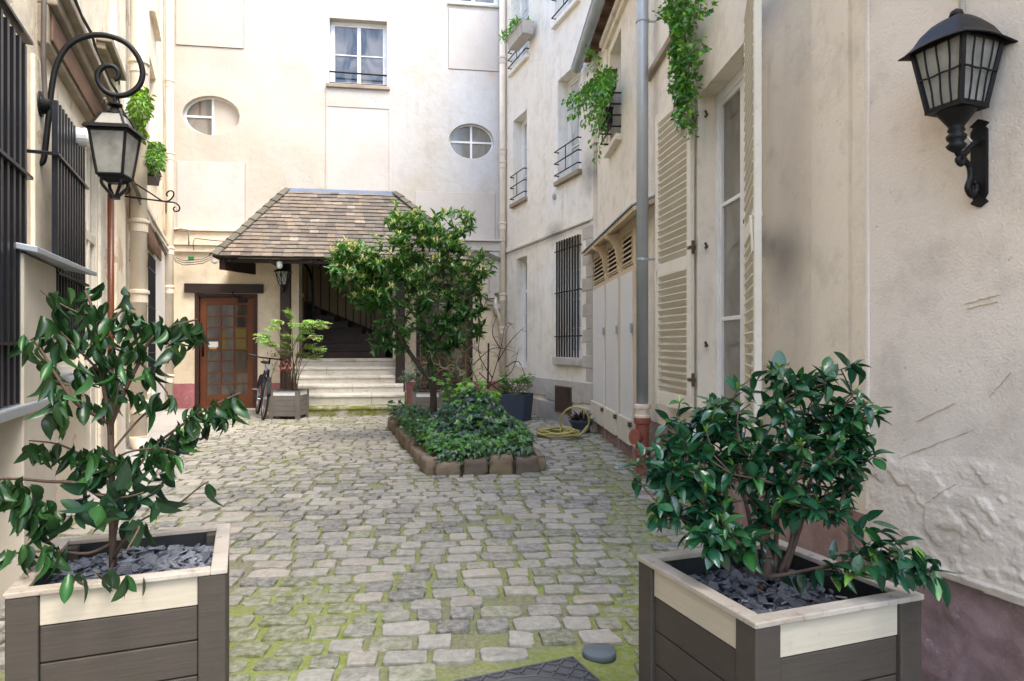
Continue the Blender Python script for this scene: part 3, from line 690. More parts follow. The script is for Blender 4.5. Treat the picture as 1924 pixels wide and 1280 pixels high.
grille(LF, a, b, 1.15, 2.62, .13, 11, (2.30, 1.62), .015, lb, square=True)
grille(LF, uL(243), uL(254), .75, 2.5, .05, 5, (2.2, 1.5), .012, lb, back=.06)
grille(LF, uL(271), uL(285), .75, 2.5, .05, 6, (2.3, 1.75, 1.1), .012, lb, back=.06)
# boxed cupboard with zinc top
bx = empty('wall_cupboard', LF.pt(LF.u(80), .1, 0), 0, 'pale painted cupboard built against the left wall, with a grey zinc cover', 'cupboard')
n = .16; ua = LF.u(45, n); ub = LF.u(106, n); z1 = 1.66
m = MB(); LF.box(m, ua, ub, .0, n, -.02, z1-.02); m.build('cabinet', M['beigepanel'], bx, bevel=.006)
m = MB(); LF.box(m, ub+.004, ub+.10, 0, n-.03, -.02, z1-.04); LF.box(m, ub+.104, ub+.18, 0, n-.06, -.02, z1-.06); m.build('side_post', M['cream'], bx, bevel=.006)
m = MB(); m.hexa([LF.pt(ua-.03, 0, z1+.02), LF.pt(ub+.24, 0, z1+.02), LF.pt(ub+.24, n+.16, z1-.04), LF.pt(ua-.03, n+.06, z1-.02), LF.pt(ua-.03, 0, z1+.05), LF.pt(ub+.24, 0, z1+.05), LF.pt(ub+.24, n+.16, z1-.015), LF.pt(ua-.03, n+.06, z1+.01)]); m.build('zinc_cover', M['zinc'], bx, bevel=.004)
# big weathered lintel beam with mouldings above the barred window and doors
m = MB(); u0 = LF.u(70); u1 = uL(200)
for (na, nb_, za, zb_) in ((0, .055, 3.02, 3.26), (0, .10, 3.26, 3.34), (0, .15, 3.34, 3.40)): LF.box(m, u0, u1, -.02, nb_, za, zb_)
m.build('lintel_cornice', M['beamgrey'], lb, bevel=.01)
m = MB(); LF.box(m, u0+.05, u1-.1, .056, .07, 3.06, 3.23); m.build('exposed_brick', M['beam'], lb, bevel=.006)
m = MB(); u0 = uL(243); u1 = uL(296)
LF.box(m, u0, u1, -.01, .06, 2.60, 2.98); m.build('exposed_beam', M['beam'], lb, bevel=.01)
m = MB(); LF.box(m, u0-.9, LF.L-.03, -.01, .10, 2.99, 3.06); m.build('cable_ledge', M['left'], lb, bevel=.01)
# pilasters
m = MB(); LF.box(m, uL(255), uL(269), -.01, .05, -.05, 2.6); LF.box(m, uL(286), LF.L-.15, -.01, .04, -.05, 2.98); m.build('pilaster', M['shedwhite'], lb, bevel=.01)
m = MB(); LF.box(m, uL(58), uL(97), -.01, .02, 1.7, 2.9); LF.box(m, uL(206), uL(224), -.01, .06, -.05, ZT-.2); m.build('pilaster', M['left'], lb, bevel=.01)
m = MB(); LF.box(m, uL(180), uL(212), -.01, .12, 3.86, 3.93); LF.box(m, uL(181), uL(211), -.01, .07, 3.80, 3.86); m.build('window_ledge', M['beamgrey'], lb, bevel=.008)
for k, (n_, z_) in enumerate(((.10, 3.43), (.13, 3.47), (.06, 3.50))):
    m = MB(); m.tube([LF.pt(LF.u(70)+j*.3, n_+rnd(-.01, .01), z_+rnd(-.015, .015)) for j in range(11)], .012, 6); m.build('cable', M['rubber'], lb, smooth=True)
# pipes ---------------------------------------------------------------
def downpipe(label, c, r, z0, z1, collars, mat='pipe', shoe=None, group=None):
    o = empty('downpipe', (c[0], c[1], z0), 0, label, 'downpipe', group)
    m = MB(); m.tube([(c[0], c[1], z0), (c[0], c[1], z1)], r, 20); m.build('pipe', M[mat], o, smooth=True)
    for z in collars:
        m = MB(); m.lathe([(r*1.0, -.07), (r*1.12, -.06), (r*1.12, .03), (r*1.32, .045), (r*1.32, .075), (r*1.02, .085)], 20, (c[0], c[1], z)); m.build('collar', M[mat], o, smooth=False)
    if shoe:
        d = Vector(shoe); p = Vector((c[0], c[1], z0)); m = MB(); m.tube([p+Vector((0, 0, .06)), p, p+d*.08-Vector((0, 0, .07)), p+d*.2-Vector((0, 0, .10))], r*1.12, 16); m.build('shoe', M[mat], o, smooth=True)
    return o
q = LF.pt(uL(236), .13, 0)
downpipe('thick cream downpipe on the left wall beside the dark iron sign bracket', (q.x, q.y), .085, .12, 8.8, (2.55, 1.75, 4.35, 6.2, .5), shoe=(.75, -.5, 0))
q = LF.pt(LF.L-.42, .11, 0)
downpipe('slim cream downpipe in the far left corner of the courtyard', (q.x, q.y), .065, .05, 9, (2.9, .6, 4.6, 5.9, 2.2))
q = LF.pt(uL(194), .06, 0)
m = MB(); m.tube([(q.x, q.y, .02), (q.x, q.y, 2.6)], .028, 14); tag(m.build('drain_pipe', M['orangepipe'], None, smooth=True), 'glossy rust brown pipe beside the cream french door', 'pipe')
q = BK.pt(BK.u(944, .1), .12, 0)
downpipe('white downpipe in the corner between the rear and right hand buildings', (q.x, q.y), .062, .05, 9, (5.0, 4.75, 3.55, 2.15, 1.5, .5, 6.8), 'pipe')
m = MB(); a, z = BK.uz(930, 560, .1); p = BK.pt(a, .1, z+.02); m.tube([p, p+Vector((.02, -.03, -.2)), p+Vector((.09, -.04, -.42)), Vector((q.x-.03, q.y, z-.55))], .035, 10); tag(m.build('branch_pipe', M['pipe'], None, smooth=True), 'short white branch pipe joining the corner downpipe at head height', 'pipe')
q = LF.pt(LF.u(91), .07, 0)
m = MB(); m.tube([LF.pt(uL(60), .06, 6.0), LF.pt(uL(60), .06, 3.4), LF.pt(uL(62), .05, 2.9), LF.pt(uL(66), .05, 2.66)], .014, 6); tag(m.build('cable', M['cable'], None), 'thin grey cable running down to the left wall lamp', 'cable')
# conduit socket behind lamp
m = MB(); c = LF.pt(LF.u(98), .0, LF.z(98, 252)); e = LF.n; e3 = Vector((e.x, e.y, 0))
d3 = Vector((LF.d.x, LF.d.y, 0))
m.tube([c+e3*.02, c+e3*.18], .058, 16); m.tube([c+e3*.18, c+e3*.20], .062, 16); m.tube([c+e3*.19, c+e3*.32], .045, 16)
tag(m.build('vent_outlet', M['plastic'], None, smooth=False), 'white plastic flue outlet poking from the left wall behind the hanging lantern', 'vent')

# cables bundle
m = MB(); random.seed(3)
def lpx(px, py, n): u, z = LF.uz(px, py, n); return LF.pt(u, n, z)
for k in range(9):
    o = rnd(-.06, .06); pts = []
    for (px, py) in ((196, 190), (214, 250), (240, 322), (262, 372), (284, 418), (300, 455), (312, 478)):
        pts.append(lpx(px+rnd(-1.5, 1.5), py+rnd(-5, 5)+o*60, .14+rnd(-.02, .02)))
    m.tube(pts, rnd(.008, .016), 6)
tag(m.build('cable_bundle', M['cable'], None, smooth=True), 'tangled bundle of old grey cables sagging along the left wall above the wooden beam', 'cables')
m = MB()
for k in range(3):
    pts = [lpx(262+k*2, 380, .15), lpx(285+k, 425, .16)]+[BK.pt(BK.u(px, .2), .2, BK.z(px, py+rnd(-2, 2), .2)) for px, py in ((318, 470), (332, 492))]
    m.tube(pts, .013, 6)
tag(m.build('cable', M['whitecable'], None, smooth=True), 'pale plastic sheathed cables dropping into the far left corner', 'cables')
m = MB()
for k, (yy, nn) in enumerate(((488, .16), (492, .17), (484, .15))):
    m.tube([BK.pt(BK.u(px, nn), nn, BK.z(px, yy+dy, nn)) for px, dy in ((330, 0), (345, 6), (362, 5), (380, 3), (400, -6))], .009, 6)
m.tube([BK.pt(BK.u(px, .17), .17, BK.z(px, py, .17)) for px, py in ((318, 434), (340, 430), (354, 432), (355, 462))], .011, 6)
m.tube([BK.pt(BK.u(px, .17), .17, BK.z(px, py, .17)) for px, py in ((364, 470), (363, 455), (367, 448), (400, 452), (430, 454))], .009, 6)
tag(m.build('cable', M['cable'], None, smooth=True), 'grey cables along the cornice above the glazed orange door', 'cables')
m = MB(); BK.box(m, BK.u(354, .18), BK.u(364, .18), .15, .2, BK.z(358, 488, .18), BK.z(358, 482, .18)); tag(m.build('junction_box', M['greenbox'], None, bevel=.004), 'tiny green junction box hanging under the cornice near the corner', 'box')
m = MB()
for k in range(3):
    m.tube([BK.pt(BK.u(px, .16), .16, BK.z(px, py+k*3, .16)) for px, py in ((880, 470), (900, 474), (918, 476), (936, 484), (944, 488))], .010, 6)
tag(m.build('cable', M['cable'], None, smooth=True), 'grey cables above the right end of the porch leading to the corner pipe', 'cables')

# ================================================================== RIGHT FAR BUILDING
ra = building('grey cream building on the right with railed windows and a limestone base', (2.5, 11.8, 0))
rw = rect(RA, 970, 990, 482, 694); rw = (rw[0], rw[1], .80, 2.84)
rg = (RA.u(1047), RA.u(1092), 1.02, 2.88)
u1_ = (RA.u(964), RA.u(990), 3.9, 5.5); u2_ = (RA.u(1048), RA.u(1092), 3.85, 5.5)
u3_ = (RA.u(960), RA.u(994), 6.45, 8.2); u4_ = (RA.u(1043), RA.u(1090), 6.45, 8.2)
m = MB(); RA.wall(m, 0, RA.L, -.15, ZT, [rw, rg, u1_, u2_, u3_, u4_]); m.build('wall', M['rfar'], ra)
m = MB(); RA.box(m, 0, RA.L, -5, -.35, ZT, ZT+.12); m.build('roof', M['zinc'], ra)
window(RA, ra, rw, 'white', 'glass', 1, 2, .14, gate=.7)
window(RA, ra, rg, 'white', 'glasscurtain', 4, 4, .2, sill=(.05, .07, .12), sillmat='stonebase')
for r in (u1_, u2_, u3_, u4_): window(RA, ra, r, 'white', 'glasscurtain', 2, 3, .18, sill=(.03, .07, .07), sillmat='beamgrey' if r in (u1_, u2_) else 'rfar')
grille(RA, rg[0]-.0, rg[1]+.0, rg[2]-.05, rg[3]+.0, .03, 9, (1.35, 2.05, 2.72), .013, ra, back=.05)
def rail(W, r, h, par, n=.06, k=3):
    m = MB(); u0, u1, z0, z1 = r
    for i in range(k):
        z = z0+.1+(h-.1)*i/max(1, k-1); m.tube([W.pt(u0-.0, -.02, z), W.pt(u0-.0, n, z), W.pt(u1, n, z), W.pt(u1, -.02, z)], .011, 6)
    m.tube([W.pt((u0*.5+u1*.5), n, z0+.1), W.pt((u0*.5+u1*.5), n, z0+h)], .007, 5)
    m.build('window_rail', M['iron'], par)
rail(RA, u1_, .52, ra); rail(RA, u2_, .48, ra); rail(RA, u3_, .4, ra); rail(RA, u4_, .4, ra, k=2)
m = MB(); RA.box(m, 0, RA.L, -.01, .025, 3.03, 3.09); m.build('string_course', M['rfar'], ra, bevel=.006)
m = MB(); m.tube([RA.pt(.05, .035, 3.00), RA.pt(1.6, .035, 2.99), RA.pt(RA.L-.05, .035, 3.0)], .009, 6); tag(m.build('cable', M['cable'], None), 'thin dark cable running under the string course of the right building', 'cable')
m = MB(); uB = RA.u(990)+.05
zt = .66; cx = uB
while cx < RA.L-.01:
    w = rnd(.35, .6); e = min(RA.L, cx+w); k = rnd(.28, .36)
    RA.box(m, cx+.003, e-.003, -.01, .02+rnd(0, .006), k+.004, zt-.003); cx = e
cx = uB-.1
while cx < RA.L-.01:
    w = rnd(.4, .7); e = min(RA.L, cx+w); RA.box(m, cx+.003, e-.003, -.01, .024+rnd(0, .006), -.1, .275); cx = e
m.build('stone_base', M['stonebase'], ra, bevel=.01)
m = MB(); zq = .68; 
for k in range(12):
    h = .19; w = .34 if k % 2 else .22; RA.box(m, RA.L-w, RA.L-.003, -.01, .010+rnd(0, .005), zq+.003, zq+h-.003); zq += h
m.build('quoins', M['stonebase'], ra, bevel=.008)
vg = rect(RA, 1047, 1077, 728, 769); m = MB()
RA.box(m, vg[0], vg[1], .02, .045, .14, .17); RA.box(m, vg[0], vg[1], .02, .045, .53, .56); RA.box(m, vg[0], vg[0]+.03, .02, .044, .17, .53); RA.box(m, vg[1]-.03, vg[1], .02, .044, .17, .53)
for k in range(16): u = vg[0]+(vg[1]-vg[0])*k/16; m.tube([RA.pt(u, .04, .16), RA.pt(min(vg[1], u+.2), .04, .16+.38*min(1, (vg[1]-u)/.2))], .006, 4); m.tube([RA.pt(vg[1]-(u-vg[0]), .042, .16), RA.pt(max(vg[0], vg[1]-(u-vg[0])-.2), .042, .16+.38*min(1, (vg[1]-u)/.2))], .004, 4)
o = m.build('vent_grille', M['ironbrown'], ra)
m = MB(); RA.box(m, vg[0]+.02, vg[1]-.02, .02, .03, .16, .54); m.build('vent_back', M['rubber'], o)
for px, py, l in ((1043, 370, 'round metal vent cap under the railed upper window'),):
    u, z = RA.uz(px, py); m = MB(); c = RA.pt(u, .0, z); e = Vector((RA.n.x, RA.n.y, 0)); m.tube([c, c+e*.03], .05, 16); m.tube([c+e*.03, c+e*.035], .035, 16); m.build('vent_cap', M['zinc'], ra)

# ================================================================== RIGHT NEAR BUILDING (wall B)
rb = building('warm cream building on the right with louvred shutters and a zinc gutter', (3.2, 6, 0))
uB_ = RB.u
bw = (uB_(1311), uB_(1311)+1.02, .55, 3.1)
b1 = (uB_(1146), uB_(1167), 3.72, 5.0)
uC = uB_(1221)
m = MB(); RB.wall(m, 0, RB.L, -.1, ZT, [bw, b1]); m.build('wall', M['rmid'], rb)
m = MB(); RB.box(m, 0, RB.L, -4, -.35, ZT, ZT+.12); RB.box(m, -.0, .0+.02, -4, -.35, 0, ZT); m.build('roof', M['zinc'], rb)
wo = window(RB, rb, bw, 'white', 'glasspale', 2, 3, .13, .07, .03, sill=(.05, .06, .08), sillmat='rmid')
for z in (2.95, 1.95, 1.2): m = MB(); m.tube([RB.pt(bw[0]+.0, -.06, z), RB.pt(bw[0]+.04, -.06, z), RB.pt(bw[0]+.05, -.04, z+.03)], .010, 6); m.build('shutter_stay', M['ironbrown'], wo)
window(RB, rb, b1, 'white', 'glasscurtain', 1, 2, .12, sill=(.05, .08, .07), sillmat='rmid')
m = MB(); u0 = b1[0]; u1 = b1[1]; RB.box(m, u0-.35, u0-.12, -.01, .03, 3.9, 5.15); m.build('pilaster', M['rmid'], rb, bevel=.01)
rail(RB, b1, .5, rb, .12, 4)
# shaded moulding up the wall
m = MB(); RB.box(m, b1[0]-.3, uC-.35, -.01, .05, 5.12, 5.2); RB.box(m, b1[0]-.3, uC-.35, -.01, .09, 5.2, 5.28); m.build('cornice', M['rmid'], rb, bevel=.01)
m = MB(); RB.box(m, uC-.0, bw[0]-.15, -.01, .05, 3.80, 3.86); m.build('string_course', M['beamgrey'], rb, bevel=.006)
m = MB(); RB.box(m, uB_(1530), uB_(1600), -.01, .018, .0, ZT); m.build('pilaster', M['rmid'], rb, bevel=.004)
# eave with gutter
m = MB(); RB.box(m, .1, uC-.1, -.01, .20, 5.42, 5.45)
for k in range(9): u = .25+k*.38; RB.box(m, u-.03, u+.03, -.01, .24, 5.34, 5.42)
m.build('eave_boards', M['beam'], rb)
m = MB(); gn, gr = .26, .075
N = 12; vs = []; L0, L1 = .02, uC-.02
for u in (L0, L1):
    for rr in (gr, gr-.006):
        for k in range(N+1): a = pi+pi*k/N; vs.append(RB.pt(u, gn+rr*math.cos(a), 5.34+rr*math.sin(a)))
b = N+1; fs = []
for k in range(N): fs += [(k, k+1, 2*b+k+1, 2*b+k), (b+k, b+k+1, 3*b+k+1, 3*b+k), (k, k+1, b+k+1, b+k), (2*b+k, 2*b+k+1, 3*b+k+1, 3*b+k)]
m.add(vs, fs)
for u in (L0, L1): m.add([RB.pt(u, gn+gr*math.cos(pi+pi*k/N), 5.34+gr*math.sin(pi+pi*k/N)) for k in range(N+1)], [tuple(range(N+1))])
for k in range(10): u = L0+.1+k*.36; m.tube([RB.pt(u, gn+(gr+.004)*math.cos(pi+pi*j/10), 5.34+(gr+.004)*math.sin(pi+pi*j/10)) for j in range(11)], .006, 5)
m.tube([RB.pt(L0, gn+gr, 5.345), RB.pt(L1, gn+gr, 5.345)], .011, 8)
tag(m.build('gutter', M['zinc'], None, smooth=True), 'half round zinc gutter under the eave above the window box', 'gutter')
# grey downpipe with red cast iron foot
q = RB.pt(uB_(1207, .13), .13, 0)
dp = empty('downpipe', (q.x, q.y, 0), 0, 'grey zinc downpipe ending in a red brown cast iron foot beside the shutters', 'downpipe')
m = MB(); m.tube([(q.x, q.y, .62), (q.x, q.y, 7.6)], .056, 24); m.build('pipe', M['zinc'], dp, smooth=True)
for z in (2.02, 4.28, 6.3):
    m = MB(); m.lathe([(.056, -.012), (.063, -.012), (.063, .012), (.056, .012)], 24, (q.x, q.y, z)); m.tube([Vector((q.x, q.y, z)), RB.pt(uB_(1207, .13), 0, z)], .01, 6); m.build('bracket', M['zinc'], dp)
m = MB(); m.lathe([(.075, .52), (.075, .54), (.066, .55), (.066, .60), (.08, .61), (.08, .64), (.058, .65)], 24, (q.x, q.y, 0)); m.build('cream_collar', M['pipe'], dp)
m = MB(); m.lathe([(.063, -.02), (.063, .16), (.078, .17), (.078, .22), (.066, .23), (.066, .46), (.08, .47), (.08, .52), (.06, .525)], 24, (q.x, q.y, 0))
a = Vector((q.x, q.y, .33)); d = Vector((-.75, -.5, .12)); m.tube([a, a+d*.09], .056, 20); m.tube([a+d*.09, a+d*.12], .072, 20); m.build('cast_iron_foot', M['redpipe'], dp, smooth=False)

# shutters
def shutter(H, ang, w, z0, z1, flip, label):
    # H hinge point (x,y), ang direction of the leaf from the hinge, local: x along leaf, y thickness, z up
    r = empty('shutter', (H[0], H[1], z0), ang, label, 'shutter'); h = z1-z0; th = .035
    m = MB(); s = .075
    m.box(0, s, -th/2, th/2, 0, h); m.box(w-s, w, -th/2, th/2, 0, h)
    midz = h*.46
    for a, b in ((0, .12), (midz-.05, midz+.05), (h-.08, h)): m.box(s, w-s, -th/2+.002, th/2-.002, a, b)
    m.build('frame', M['shutter'], r, local=True, bevel=.004)
    for (a, b, nm) in ((.12, midz-.05, 'lower_louvres'), (midz+.05, h-.08, 'upper_louvres')):
        m = MB(); k = int((b-a)/.058)
        for i in range(k):
            z = a+(i+.15)*(b-a)/k; f = flip
            m.hexa([(s-.01, -f*.026, z), (w-s+.01, -f*.026, z), (w-s+.01, f*.022, z+.040), (s-.01, f*.022, z+.040), (s-.01, -f*.026, z+.008), (w-s+.01, -f*.026, z+.008), (w-s+.01, f*.022, z+.048), (s-.01, f*.022, z+.048)])
        m.build(nm, M['shutter'], r, local=True)
    for z in (.25, h*.5, h-.3): m = MB(); m.tube([(-.012, 0, z-.05), (-.012, 0, z+.05)], .012, 8); m.box(-.01, .05, -th/2-.004, th/2+.004, z-.012, z+.012); m.build('hinge', M['ironbrown'], r, local=True)
    m = MB(); zc = h*.46; m.tube([(w-.04, f*th*.6, zc-.18), (w-.04, f*th*.9, zc)], .008, 6); m.box(w-.06, w-.015, -th/2-.005, th/2+.005, zc-.01, zc+.015); m.build('latch', M['shutter'], r, local=True)
    return r
Hh = RB.pt(bw[0]-.02, .035, 0); Fp = Vector((1.265, 5.96, 0)); a = math.atan2(Fp.y-Hh.y, Fp.x-Hh.x)
shutter((Hh.x, Hh.y), a, .78, .69, 3.22, 1, 'cream louvred shutter folded back beside the grey downpipe, ivy on its top')
Hh = RB.pt(bw[1]+.02, .035, 0); Fp = Vector((1.236, 3.36, 0)); a = math.atan2(Fp.y-Hh.y, Fp.x-Hh.x)
shutter((Hh.x, Hh.y), a, .78, .69, 3.22, -1, 'cream louvred shutter seen almost edge on at the near side of the white window')

# shed (three narrow doors under a small zinc roof)
sh = empty('wooden_cupboard_shed', RB.pt(uB_(1150), .1, 0), 0, 'shallow lean-to cupboard with three tall white doors and louvred panels above', 'cupboard')
sn = .045
def su(px): return RB.u(px, sn)
s0, s1 = su(1112), su(1196)
m = MB(); RB.box(m, s0, s1, .0, sn-.02, .18, 2.55); 
for px in (1112, 1139, 1164.5, 1193): u = su(px); RB.box(m, u-.03, u+.045, .0, sn+.012, .12, 2.5)
RB.box(m, s0-.02, s1+.04, 0, sn+.010, 2.44, 2.56); RB.box(m, s0, s1, 0, sn+.006, 1.98, 2.06)
m.build('frame', M['shedcream'], sh, bevel=.006)
drs = ((1113.5, 1137.5), (1140.5, 1162.5), (1167.5, 1191))
for k, (a, b) in enumerate(drs):
    ua, ub = su(a)+.03, su(b)-.02; m = MB(); RB.box(m, ua, ub, sn-.01, sn+.02, .42, 2.0)
    d = m.build('door', M['shedwhite'], sh, bevel=.005)
    m = MB(); RB.box(m, ua-.02, ub+.02, sn-.01, sn+.05, .14+.0*k, .415); m.build('kickboard', M['shutter'], d, bevel=.008)
    m = MB(); RB.box(m, ub-.03, ub+.05, sn+.021, sn+.032, 1.34, 1.44); m.build('latch', M['zinc'], d, bevel=.003)
    m = MB(); RB.box(m, ub-.02, ub+.05, sn+.03, sn+.06, .34, .39); m.build('hinge', M['ironbrown'], d)
    m = MB(); RB.box(m, ua+.05, ub-.05, sn-.018, sn-.012, 2.10, 2.42); o = m.build('vent_opening', M['rubber'], sh)
    m = MB()
    for j in range(6): z = 2.10+j*.055; m.hexa([RB.pt(ua+.04, sn+.02, z), RB.pt(ub-.04, sn+.02, z), RB.pt(ub-.04, sn-.01, z+.03), RB.pt(ua+.04, sn-.01, z+.03), RB.pt(ua+.04, sn+.02, z+.01), RB.pt(ub-.04, sn+.02, z+.01), RB.pt(ub-.04, sn-.01, z+.04), RB.pt(ua+.04, sn-.01, z+.04)])
    m.build('louvres', M['shedcream'], o)
    m = MB(); RB.box(m, ua+.02, ua+.05, sn-.01, sn+.01, 2.08, 2.44); RB.box(m, ub-.05, ub-.02, sn-.01, sn+.01, 2.08, 2.44); RB.box(m, ua+.05, ub-.05, sn-.01, sn+.009, 2.08, 2.10); m.build('louvre_frame', M['shedcream'], sh)
for px in (1139, 1164.5):
    u = su(px); m = MB(); pts = [(0, 2.15), (.0, 2.5), (.17, 2.5), (.16, 2.46), (.09, 2.42), (.04, 2.33), (.02, 2.18)]
    vs = [RB.pt(u-.02, sn+.012+a, z) for a, z in pts]+[RB.pt(u+.05, sn+.012+a, z) for a, z in pts]; k = len(pts)
    m.add(vs, [tuple(range(k)), tuple(range(2*k-1, k-1, -1))]+[(i, (i+1) % k, (i+1) % k+k, i+k) for i in range(k)]); m.build('eave_bracket', M['shedcream'], sh, bevel=.004)
e0, e1 = RB.u(1096, .20), RB.u(1192, .20)
m = MB(); m.hexa([RB.pt(e0, .0, 2.57), RB.pt(e1, 0, 2.57), RB.pt(e1, .21, 2.49), RB.pt(e0, .21, 2.49), RB.pt(e0, 0, 2.62), RB.pt(e1, 0, 2.62), RB.pt(e1, .215, 2.53), RB.pt(e0, .215, 2.53)]); m.build('soffit', M['shedcream'], sh)
m = MB(); m.hexa([RB.pt(e0-.02, .0, 2.625), RB.pt(e1+.01, 0, 2.625), RB.pt(e1+.01, .235, 2.533), RB.pt(e0-.02, .235, 2.533), RB.pt(e0-.02, 0, 2.645), RB.pt(e1+.01, 0, 2.645), RB.pt(e1+.01, .235, 2.55), RB.pt(e0-.02, .235, 2.55)]); m.build('zinc_roof', M['zinc'], sh)
m = MB(); RB.box(m, s0+.02, s1+.02, 0, sn-.005, -.05, .17)
for px in (1112, 1139, 1164.5, 1193): u = su(px); RB.box(m, u-.05, u+.06, 0, sn+.02, -.05, .14)
m.build('plinth', M['rmid'], sh, bevel=.01)

# ================================================================== NEAREST WALL (C) with real relief
nbld = building('rough beige nearest right hand wall with blistered render and wall lantern', (2.6, 1, 0), 'building_wing')
random.seed(5)
def cdisp(u, z):
    d = noise.noise(Vector((u*1.2, z*1.2, 3)))*.006+noise.noise(Vector((u*5, z*5, 1)))*.003
    led = .452+noise.noise(Vector((u*5, 0, 2)))*.006
    k = max(0, min(1, (.86+noise.noise(Vector((u*2.2, 0, 8)))*.16-z)/.05))*max(0, min(1, (z-led)/.03))
    near = max(0, min(1, (1.3-u)/.8))
    v = noise.noise(Vector((u*13, z*13, 5)))+.6*noise.noise(Vector((u*29, z*29, 9)))
    rg = 1-abs(noise.noise(Vector((u*5, z*6, 4))))*2.6
    d += k*(.003+max(0, v)*.004*(.35+.65*near)+max(0, rg-.5)*.008+(.0038 if noise.noise(Vector((u*6, z*7, 31)))+.4*noise.noise(Vector((u*24, z*24, 3))) > .12 else 0)+.003*abs(noise.noise(Vector((u*50, z*50, 2)))))
    if z < led: d += -.018+.004*noise.noise(Vector((u*16, z*16, 5)))+.009*max(0, 1-abs(noise.noise(Vector((u*6, z*6, 14))))*5)
    elif z < led+.03: d += .010
    return d
nu, nzv = 300, 260; U0, U1, Z0, Z1 = 0, 1.7, 0.0, 1.15
m = MB(); vs = []
us = [U0+(U1-U0)*i/nu for i in range(nu+1)]; zz_ = [Z0+(Z1-Z0)*j/nzv for j in range(nzv+1)]
for u in us:
    for z in zz_:
        vs.append(RC.pt(u, cdisp(u, z)*min(1, (Z1-z)/.05 if z > Z1-.05 else 1)*(1 if u > .03 else u/.03*.6+.4), z))
fs = [(i*(nzv+1)+j, (i+1)*(nzv+1)+j, (i+1)*(nzv+1)+j+1, i*(nzv+1)+j+1) for i in range(nu) for j in range(nzv)]
m.add(vs, fs)
m.build('blistered_render', M['rnear'], nbld, smooth=True)
m = MB(); quad(RC, m, [(0, 0, Z1), (RC.L, 0, Z1), (RC.L, 0, ZT), (0, 0, ZT)]); quad(RC, m, [(U1, 0, -.1), (RC.L, 0, -.1), (RC.L, 0, Z1), (U1, 0, Z1)])
quad(RC, m, [(0, .0, -.1), (0, -.5, -.1), (0, -.5, ZT), (0, 0, ZT)]); quad(RC, m, [(0, 0, ZT), (RC.L, 0, ZT), (RC.L, -.6, ZT), (0, -.6, ZT)]); quad(RC, m, [(0, -.6, -.1), (RC.L, -.6, -.1), (RC.L, -.6, ZT), (0, -.6, ZT)])
quad(RC, m, [(RC.L, 0, -.1), (RC.L, -.6, -.1), (RC.L, -.6, ZT), (RC.L, 0, ZT)])
m.build('wall', M['rnear'], nbld)
m = MB(); RC.box(m, .0, .018, -.1, .006, 0.6, ZT); m.build('corner_bead', M['rnear'], nbld, bevel=.004)
# scratches
def mark(px0, py0, px1, py1, r, mat, nm):
    m = MB(); a, b = RC.uz(px0, py0), RC.uz(px1, py1); k = 14
    pts = [RC.pt(a[0]+(b[0]-a[0])*i/k, .0015+cdisp(a[0]+(b[0]-a[0])*i/k, a[1]+(b[1]-a[1])*i/k)*(1 if a[1] < 1.1 else 0), a[1]+(b[1]-a[1])*i/k+rnd(-.0015, .0015)) for i in range(k+1)]
    m.tube(pts, [r*rnd(.4, 1) for _ in pts], 5); m.build(nm, M[mat], nbld)
mark(1690, 862, 1830, 808, .0010, 'cable', 'scratch'); mark(1742, 948, 1800, 908, .0009, 'cable', 'scratch'); mark(1860, 745, 1900, 700, .0008, 'cable', 'scratch')
mark(1815, 570, 1878, 553, .0035, 'shedcream', 'stain'); mark(1818, 580, 1875, 566, .003, 'shedcream', 'stain'); mark(1722, 792, 1795, 757, .003, 'shedcream', 'stain')
# ================================================================== GROUND
def court(x, y, mg=0.0):
    if x < -1.13-.43*y+mg: return False
    if y > 9.8: r = 4.736-.37*y
    elif y > 2.43: r = 1.586-.04*y
    else: r = 2.166-.36*y
    if x > r-mg: return False
    if y > 12.3+(x+6.42)*.1435-mg: return False
    return .7 < y
def seg(x, y, ax, ay, bx, by):
    dx, dy = bx-ax, by-ay; t = max(0, min(1, ((x-ax)*dx+(y-ay)*dy)/(dx*dx+dy*dy))); return math.hypot(x-ax-dx*t, y-ay-dy*t)
GUT = [(.75, 9.6), (.92, 7.5), (.92, 6), (.84, 4.6), (.66, 3.4), (.5, 2.5)]
def moss(x, y):
    n = nz(x, y, 1, 1.1)*.5+nz(x, y, 4, 3.2)*.35+nz(x, y, 9, 8)*.25
    v = 0.08
    d = min(seg(x, y, *GUT[i], *GUT[i+1]) for i in range(len(GUT)-1)); v += .75*math.exp(-(d/.13)**2)+.25*math.exp(-(d/.4)**2)
    v += 1.1*math.exp(-(((x+.95)/.42)**2+((y-2.75)/.55)**2))+.5*math.exp(-(((x+1.35)/.35)**2+((y-4.5)/1.3)**2))
    v += .45*math.exp(-(((x-.15)/.5)**2+((y-4.6)/1.6)**2))+.75*math.exp(-(((x+3.7)/1.3)**2+((y-10.4)/.4)**2))+.8*math.exp(-(((x-.25)/.35)**2+((y-9.9)/.35)**2))
    v += .8*math.exp(-(((x-.55)/.28)**2+((y-2.35)/.3)**2))+.35*math.exp(-(((x-.45)/.35)**2+((y-3.6)/1.0)**2))+.3*math.exp(-(((x+1.0)/.5)**2+((y-3.9)/.8)**2))+.3*math.exp(-(((x+2.2)/.7)**2+((y-6)/2.2)**2))
    return max(0, min(1, v+n*1.25))
def und(x, y): return nz(x, y, 2, .55)*.028-.02*math.exp(-(min(seg(x, y, *GUT[i], *GUT[i+1]) for i in range(len(GUT)-1))/.25)**2)
G1, G2 = (.165, .155, .095), (.19, .23, .035)
def lerp(a, b, t): return tuple(p+(q-p)*t for p, q in zip(a, b))
